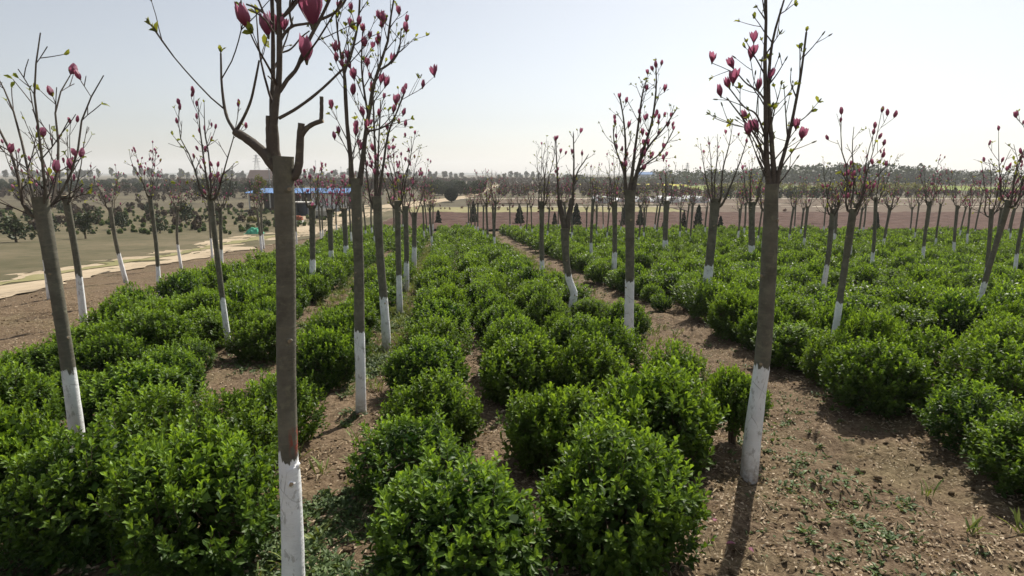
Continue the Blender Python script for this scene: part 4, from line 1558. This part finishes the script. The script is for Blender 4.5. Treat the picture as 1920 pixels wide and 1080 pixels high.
for k, (px, py) in enumerate([(30, 455), (95, 440), (160, 448), (230, 430), (300, 438), (350, 424), (60, 420), (180, 412), (280, 405), (120, 398), (400, 415)]):
    X, Y = at(px, py)
    place_xy('roadside_bush', YB[k % 3], X, Y, f'dark bush on the rough ground left of the road, {ORD[k]} of eleven', 'bush', 'bushes left of the road', rng.uniform(1.2, 2.2))


# ------------------------------------------------------------------ shed, yard things, far buildings
def part(name, mb, mat, parent, smooth=False):
    return link(name, mb.mesh(name, mat if isinstance(mat, list) else [mat], smooth), parent)


def shed():
    Y = 70.0
    xa = at_depth(467, 360, Y)[0]
    xb = at_depth(652, 360, Y)[0]
    x1 = at_depth(583, 360, Y)[0]
    z0 = gz(xa, Y)
    zt = at_depth(560, 362, Y)[2]
    H = zt - z0
    o = tag(link('long_shed', None, None, ((xa + xb) / 2, Y, z0)), 'long low shed with a pale blue sheet roof and white end panels', 'shed')
    cx = (xa + xb) / 2
    W = xb - xa
    mb = MB()                                  # corrugated mono-pitch roof falling towards the road
    n = 160
    xs = np.linspace(-W / 2 - .3, W / 2 + .3, n)
    zz = .03 * np.sign(np.sin(np.arange(n) * math.pi / 2 + .4))
    V = []
    for yy, up_ in ((-.5, 0), (4.2, .42)):
        for lift in (0, .04):
            V += [(xs[i], yy, H + up_ + zz[i] + lift) for i in range(n)]
    q = []
    for i in range(n - 1):
        q += [(n + i, n + i + 1, 3 * n + i + 1, 3 * n + i), (i, 2 * n + i, 2 * n + i + 1, i + 1), (i, i + 1, n + i + 1, n + i), (2 * n + i, 3 * n + i, 3 * n + i + 1, 2 * n + i + 1)]
    mb.add(V, q)
    part('roof', mb, M['bluepaint'], o)
    mb = MB()
    box(mb, (0, 4.0, (H + .3) / 2), (W, .12, H + .25))
    part('back_wall', mb, M['darkwall'], o)
    mb = MB()
    lx = x1 - cx
    box(mb, ((-W / 2 + lx) / 2, -.0, H * .72), (lx + W / 2 - .1, .08, H * .30))
    part('front_board', mb, M['darkwall'], o)
    for k in range(9):
        mb = MB()
        px = lx + (W / 2 - lx) * (k + .5) / 9
        box(mb, (px, .0, H * .49), ((W / 2 - lx) / 9 - .04, .07, H * .96))
        part('wall_panel', mb, M['whitewall'], o)
    for k in range(6):
        mb = MB()
        box(mb, (-W / 2 + (lx + W / 2) * k / 6 + .1, -.35, H * .49), (.12, .12, H * .97))
        part('post', mb, M['pale'], o)
    return o


shed()


def storage_bin():
    px0, px1 = 553, 580
    Y = 62.0
    a, b = at_depth(px0, 400, Y), at_depth(px1, 380, Y)
    z0 = gz(a[0], Y)
    o = tag(link('storage_hut', None, None, ((a[0] + b[0]) / 2, Y, z0)), 'small dark navy hut with a pale roof edge in front of the shed', 'hut')
    W, H = b[0] - a[0], b[2] - z0
    mb = MB()
    box(mb, (-W * .36, 0, H / 2), (W * .28, 1.3, H))
    box(mb, (W * .36, 0, H / 2), (W * .28, 1.3, H))
    box(mb, (0, .5, H / 2), (W * .44, .3, H))
    part('wall', mb, M['navy'], o)
    mb = MB()
    box(mb, (0, 0, H + .05), (W * 1.12, 1.6, .1))
    part('roof', mb, M['pale'], o)
    mb = MB()
    box(mb, (0, -.1, H * .45), (W * .43, .06, H * .9))
    d = part('door', mb, M['navy'], o)
    mb = MB()
    tube(mb, np.array([(W * .15, -.16, H * .4), (W * .15, -.16, H * .5)]), .02, 5)
    part('handle', mb, M['steel'], d)


storage_bin()


def trailer():
    Y = 58.5
    a, b = at_depth(587, 404, Y), at_depth(617, 391, Y)
    W = b[0] - a[0]
    z0 = gz(a[0], Y)
    o = tag(link('farm_trailer', None, None, ((a[0] + b[0]) / 2, Y, z0)), 'pale grey trailer loaded with cut branches, parked on the sandy yard', 'trailer')
    mb = MB()
    box(mb, (0, -.55, .52), (W, .05, .45))
    box(mb, (0, .55, .52), (W, .05, .45))
    box(mb, (-W / 2 + .03, 0, .52), (.05, 1.04, .44))
    box(mb, (W / 2 - .03, 0, .52), (.05, 1.04, .44))
    box(mb, (0, 0, .285), (W - .1, 1.0, .04))
    part('body', mb, M['greyboard'], o)
    mb = MB()
    box(mb, (0, -.59, .76), (W + .06, .05, .05))
    part('top_rail', mb, M['pale'], o)
    for sx in (-.28, .28):
        for sy in (-.46, .46):
            mb = MB()
            th = np.linspace(0, 2 * math.pi, 17)
            P = np.stack([sx * W + .17 * np.cos(th), np.full(17, sy), .16 + .17 * np.sin(th)], 1)
            tube(mb, P, .055, 6, 0, cap=False)
            w = part('tyre', mb, M['rubber'], o)
            mb = MB()
            tube(mb, np.array([(sx * W, sy - .04, .16), (sx * W, sy + .04, .16)]), .11, 10)
            part('rim', mb, M['steel'], w)
    mb = MB()
    tube(mb, np.array([(W / 2, 0, .3), (W / 2 + .8, 0, .25)]), .03, 6)
    part('drawbar', mb, M['steel'], o)
    rg = np.random.default_rng(4)
    mb = MB()
    for _ in range(70):
        p = np.array([rg.uniform(-W / 2 + .1, W / 2 - .1), rg.uniform(-.45, .45), rg.uniform(.4, .95)])
        d = norm([rg.normal(0, 1), rg.normal(0, .3), rg.normal(0, .15)])
        tube(mb, np.array([p - d * .35, p, p + d * .4 + [0, 0, .05]]), [.015, .02, .008], 4)
    tag(part('cut_branches', mb, M['pale'], None), 'heap of pale cut branches lying on the grey trailer', 'branches', kind='stuff').location = o.location


trailer()


def brick_pier():
    x, y = at(562, 420)
    o = tag(link('brick_stack', None, None, (x, y, gz(x, y))), 'small stack of red bricks on a pale concrete block by the road', 'bricks')
    mb = MB()
    box(mb, (0, 0, .16), (.62, .5, .32))
    part('block', mb, M['pale'], o)
    mb = MB()
    rg = np.random.default_rng(1)
    for k in range(5):
        for j in range(3 if k < 4 else 2):
            box(mb, (-.19 + .19 * j + rg.normal(0, .012), rg.normal(0, .01), .366 + .078 * k), (.17, .36, .072), 0, 0, rg.normal(0, .05))
    part('bricks', mb, M['brick'], o)


brick_pier()


def green_net():
    x, y = at(478, 439)
    rg = np.random.default_rng(2)
    mb = MB()
    n, w = 34, 20
    u, v = np.meshgrid(np.linspace(-1, 1, n), np.linspace(-1, 1, w), indexing='ij')
    hgt = np.clip(1 - u ** 2 - v ** 2, 0, 1) ** .6 * (.25 + .22 * vnoise(u * 5 + 9, v * 5, 3)) + .05 * vnoise(u * 14, v * 14, 5)
    i = np.arange(n * w).reshape(n, w)
    q = np.stack([i[:-1, :-1], i[1:, :-1], i[1:, 1:], i[:-1, 1:]], -1).reshape(-1, 4)
    V = np.stack([u * .62, v * .42, hgt], -1)
    mb.add(V, q)
    tag(link('green_net', mb.mesh('green_net', [M['net']]), None, (x, y, gz(x, y) + .02)), 'crumpled heap of bright green netting beside the road', 'net')


green_net()


def tunnels():
    spec = [(1122, 1150, 15), (1152, 1176, 9), (1192, 1222, 11), (1224, 1250, 10), (1250, 1276, 12), (1278, 1302, 10), (1304, 1328, 15), (1328, 1346, 9)]
    for k, (xa, xb, hp) in enumerate(spec):
        Y = 88 + (k % 3) * 1.2
        A, B = at_depth(xa, 377, Y), at_depth(xb, 377, Y)
        W = B[0] - A[0]
        H = hp * .8 * Y / F_PX
        cx = (A[0] + B[0]) / 2
        o = tag(link('plastic_tunnel', None, None, (cx, Y, gz(cx, Y) + .01)), f'low white plastic growing tunnel, {ORD[k]} from the left in the white line', 'tunnel', 'white plastic tunnels')
        mb = MB()
        n, m_ = 15, 9
        th = np.linspace(0, math.pi, n)
        ys = np.linspace(0, 9, m_)
        V = [(math.cos(t) * W / 2 * (1 if i % 2 else .97), yy, math.sin(t) * H * (1 if i % 2 else .94)) for i, yy in enumerate(ys) for t in th]
        q = [(i * n + j, i * n + j + 1, (i + 1) * n + j + 1, (i + 1) * n + j) for i in range(m_ - 1) for j in range(n - 1)]
        mb.add(V, q)
        part('film_cover', mb, M['film'], o, True)
        mb = MB()
        V = [(0, -.01, 0)] + [(math.cos(t) * W / 2 * .99, -.01, math.sin(t) * H * .98) for t in th]
        mb.add(V, None, [(0, j + 1, j + 2) for j in range(n - 1)])
        part('end_sheet', mb, M['film'], o)


tunnels()


def farm_building(px0, px1, top, Y, roofmat, wallmat, label, pitch=.25, name='farm_building'):
    A, B = at_depth(px0, top, Y), at_depth(px1, top, Y)
    cx, W = (A[0] + B[0]) / 2, B[0] - A[0]
    z0 = gz(cx, Y)
    H = A[2] - z0
    Hw = H * (1 - pitch)
    D = max(6, W * .5)
    o = tag(link(name, None, None, (cx, Y, z0)), label, 'building')
    mb = MB()
    box(mb, (0, D / 2, Hw / 2), (W, D, Hw))
    part('wall', mb, wallmat, o)
    mb = MB()
    e = .4
    V = [(-W / 2 - e, -e, Hw), (W / 2 + e, -e, Hw), (W / 2 + e, D / 2, H), (-W / 2 - e, D / 2, H), (-W / 2 - e, D + e, Hw), (W / 2 + e, D + e, Hw)]
    V = V + [(a, b, c + .18) for a, b, c in V]
    mb.add(V, [(6, 7, 8, 9), (9, 8, 11, 10), (0, 3, 2, 1), (3, 4, 5, 2), (0, 1, 7, 6), (4, 10, 11, 5), (0, 6, 9, 3), (3, 9, 10, 4), (1, 2, 8, 7), (2, 5, 11, 8)])
    part('roof', mb, roofmat, o)
    nw = max(2, int(W / 5))
    for k in range(nw):
        mb = MB()
        xx = -W / 2 + W * (k + .5) / nw
        box(mb, (xx, -.03, Hw * .55), (1.5, .1, 1.2))
        f = part('window', mb, M['pale'], o)
        mb = MB()
        box(mb, (xx, -.09, Hw * .55), (1.3, .04, 1.0))
        part('pane', mb, M['glass'], f)


farm_building(1198, 1226, 323, 290, M['bluepaint'], M['whitewall'], 'white farm building with a light blue roof on the skyline')
farm_building(1226, 1246, 321, 300, M['wallgrey'], M['wallgrey'], 'grey flat-looking building right of the blue-roofed one on the skyline', .08)
farm_building(876, 890, 329, 900, M['wallgrey'], M['wallgrey'], 'faint pale block of buildings far beyond the skyline gap', .1)
farm_building(464, 506, 319.5, 240, M['hill'], M['wallgrey'], 'long brown-roofed building behind the trees at left', .62)


def pylon(px, top, Y, label):
    X = at_depth(px, 330, Y)[0]
    z0 = gz(X, Y)
    H = at_depth(px, top, Y)[2] - z0
    o = tag(link('pylon', None, None, (X, Y, z0)), label, 'pylon', 'lattice pylons')
    mb = MB()
    b, t = H * .13, H * .018
    lv = np.linspace(0, 1, 8)
    for sx in (-1, 1):
        for sy in (-1, 1):
            tube(mb, np.array([(sx * b, sy * b, 0), (sx * t, sy * t, H)]), .09, 4, cap=False)
    for i in range(7):
        w0, w1 = b + (t - b) * lv[i], b + (t - b) * lv[i + 1]
        z0_, z1_ = H * lv[i], H * lv[i + 1]
        for s in (-1, 1):
            for f in (lambda u, z: (u, s * (b + (t - b) * z / H), z), lambda u, z: (s * (b + (t - b) * z / H), u, z)):
                tube(mb, np.array([f(-w0, z0_), f(w1, z1_)]), .07, 3, cap=False)
                tube(mb, np.array([f(w0, z0_), f(-w1, z1_)]), .07, 3, cap=False)
    part('tower', mb, M['steel'], o)
    for zz, w in ((.72, .17), (.84, .14), (.95, .11)):
        mb = MB()
        tube(mb, np.array([(-w * H, 0, H * zz), (w * H, 0, H * zz)]), .12, 4)
        tube(mb, np.array([(-w * H, 0, H * zz), (0, 0, H * (zz + .04)), (w * H, 0, H * zz)]), .07, 3)
        part('crossarm', mb, M['steel'], o)


pylon(483, 290, 430, 'lattice pylon on the skyline at left behind the thick trunk')
pylon(1288, 305, 520, 'lattice pylon standing over the wooded skyline at right')
for k, (px, top, Y, lab) in enumerate([(593, 300, 330, 'thin pole on the skyline between the two big trunks, left one'), (603, 301, 330, 'thin pole on the skyline between the two big trunks, right one'),
                                       (640, 312, 330, 'short thin pole on the skyline near the second trunk'), (1279, 309, 300, 'thin pole beside the pylon on the right skyline'),
                                       (505, 313, 130, 'thin pole with a crossbar beside the thick trunk'), (986, 313, 380, 'faint thin mast above the skyline trees near the middle')]):
    X = at_depth(px, 330, Y)[0]
    z0 = gz(X, Y)
    H = at_depth(px, top, Y)[2] - z0
    o = tag(link('utility_pole', None, None, (X, Y, z0)), lab, 'pole', 'thin poles on the skyline')
    mb = MB()
    tube(mb, np.array([(0, 0, 0), (0, 0, H)]), [.13, .09], 6)
    part('shaft', mb, M['steel'], o)
    mb = MB()
    box(mb, (0, -.12, H * .93), (1.1, .08, .1))
    part('crossbar', mb, M['steel'], o)


# low far ridge that closes the horizon
def ridge():
    mb = MB()
    n = 160
    xs = np.linspace(-2300, 2300, n)
    h = 1.5 + 5 * vnoise(xs * .004, xs * 0, 2) + 3 * vnoise(xs * .013, xs * 0 + 3, 4)
    V = []
    for dy, f in ((0, 0), (120, .8), (200, 1), (320, .7), (480, 0)):
        V += [(x, 1750 + dy - abs(x) * .15, LOW - .5 + f * hh) for x, hh in zip(xs, h)]
    q = [(r * n + i, r * n + i + 1, (r + 1) * n + i + 1, (r + 1) * n + i) for r in range(4) for i in range(n - 1)]
    mb.add(V, q)
    tag(link('far_hills', mb.mesh('far_hills', [M['ridge']], True)), kind='structure')


ridge()


# ------------------------------------------------------------------ haze
def haze():
    mb = MB()
    box(mb, (0, 1150, 15.5), (5600, 3100, 72))
    m_ = bpy.data.materials.new('haze')
    m_.use_nodes = True
    t = m_.node_tree
    t.nodes.clear()
    out = t.nodes.new('ShaderNodeOutputMaterial')
    v = t.nodes.new('ShaderNodeVolumePrincipled')
    v.inputs['Color'].default_value = (.95, .965, .985, 1)
    v.inputs['Density'].default_value = .00045
    v.inputs['Anisotropy'].default_value = .2
    t.links.new(v.outputs[0], out.inputs['Volume'])
    o = link('haze', mb.mesh('haze', [m_]))
    tag(o, kind='stuff')


HAZE = True
if HAZE:
    haze()
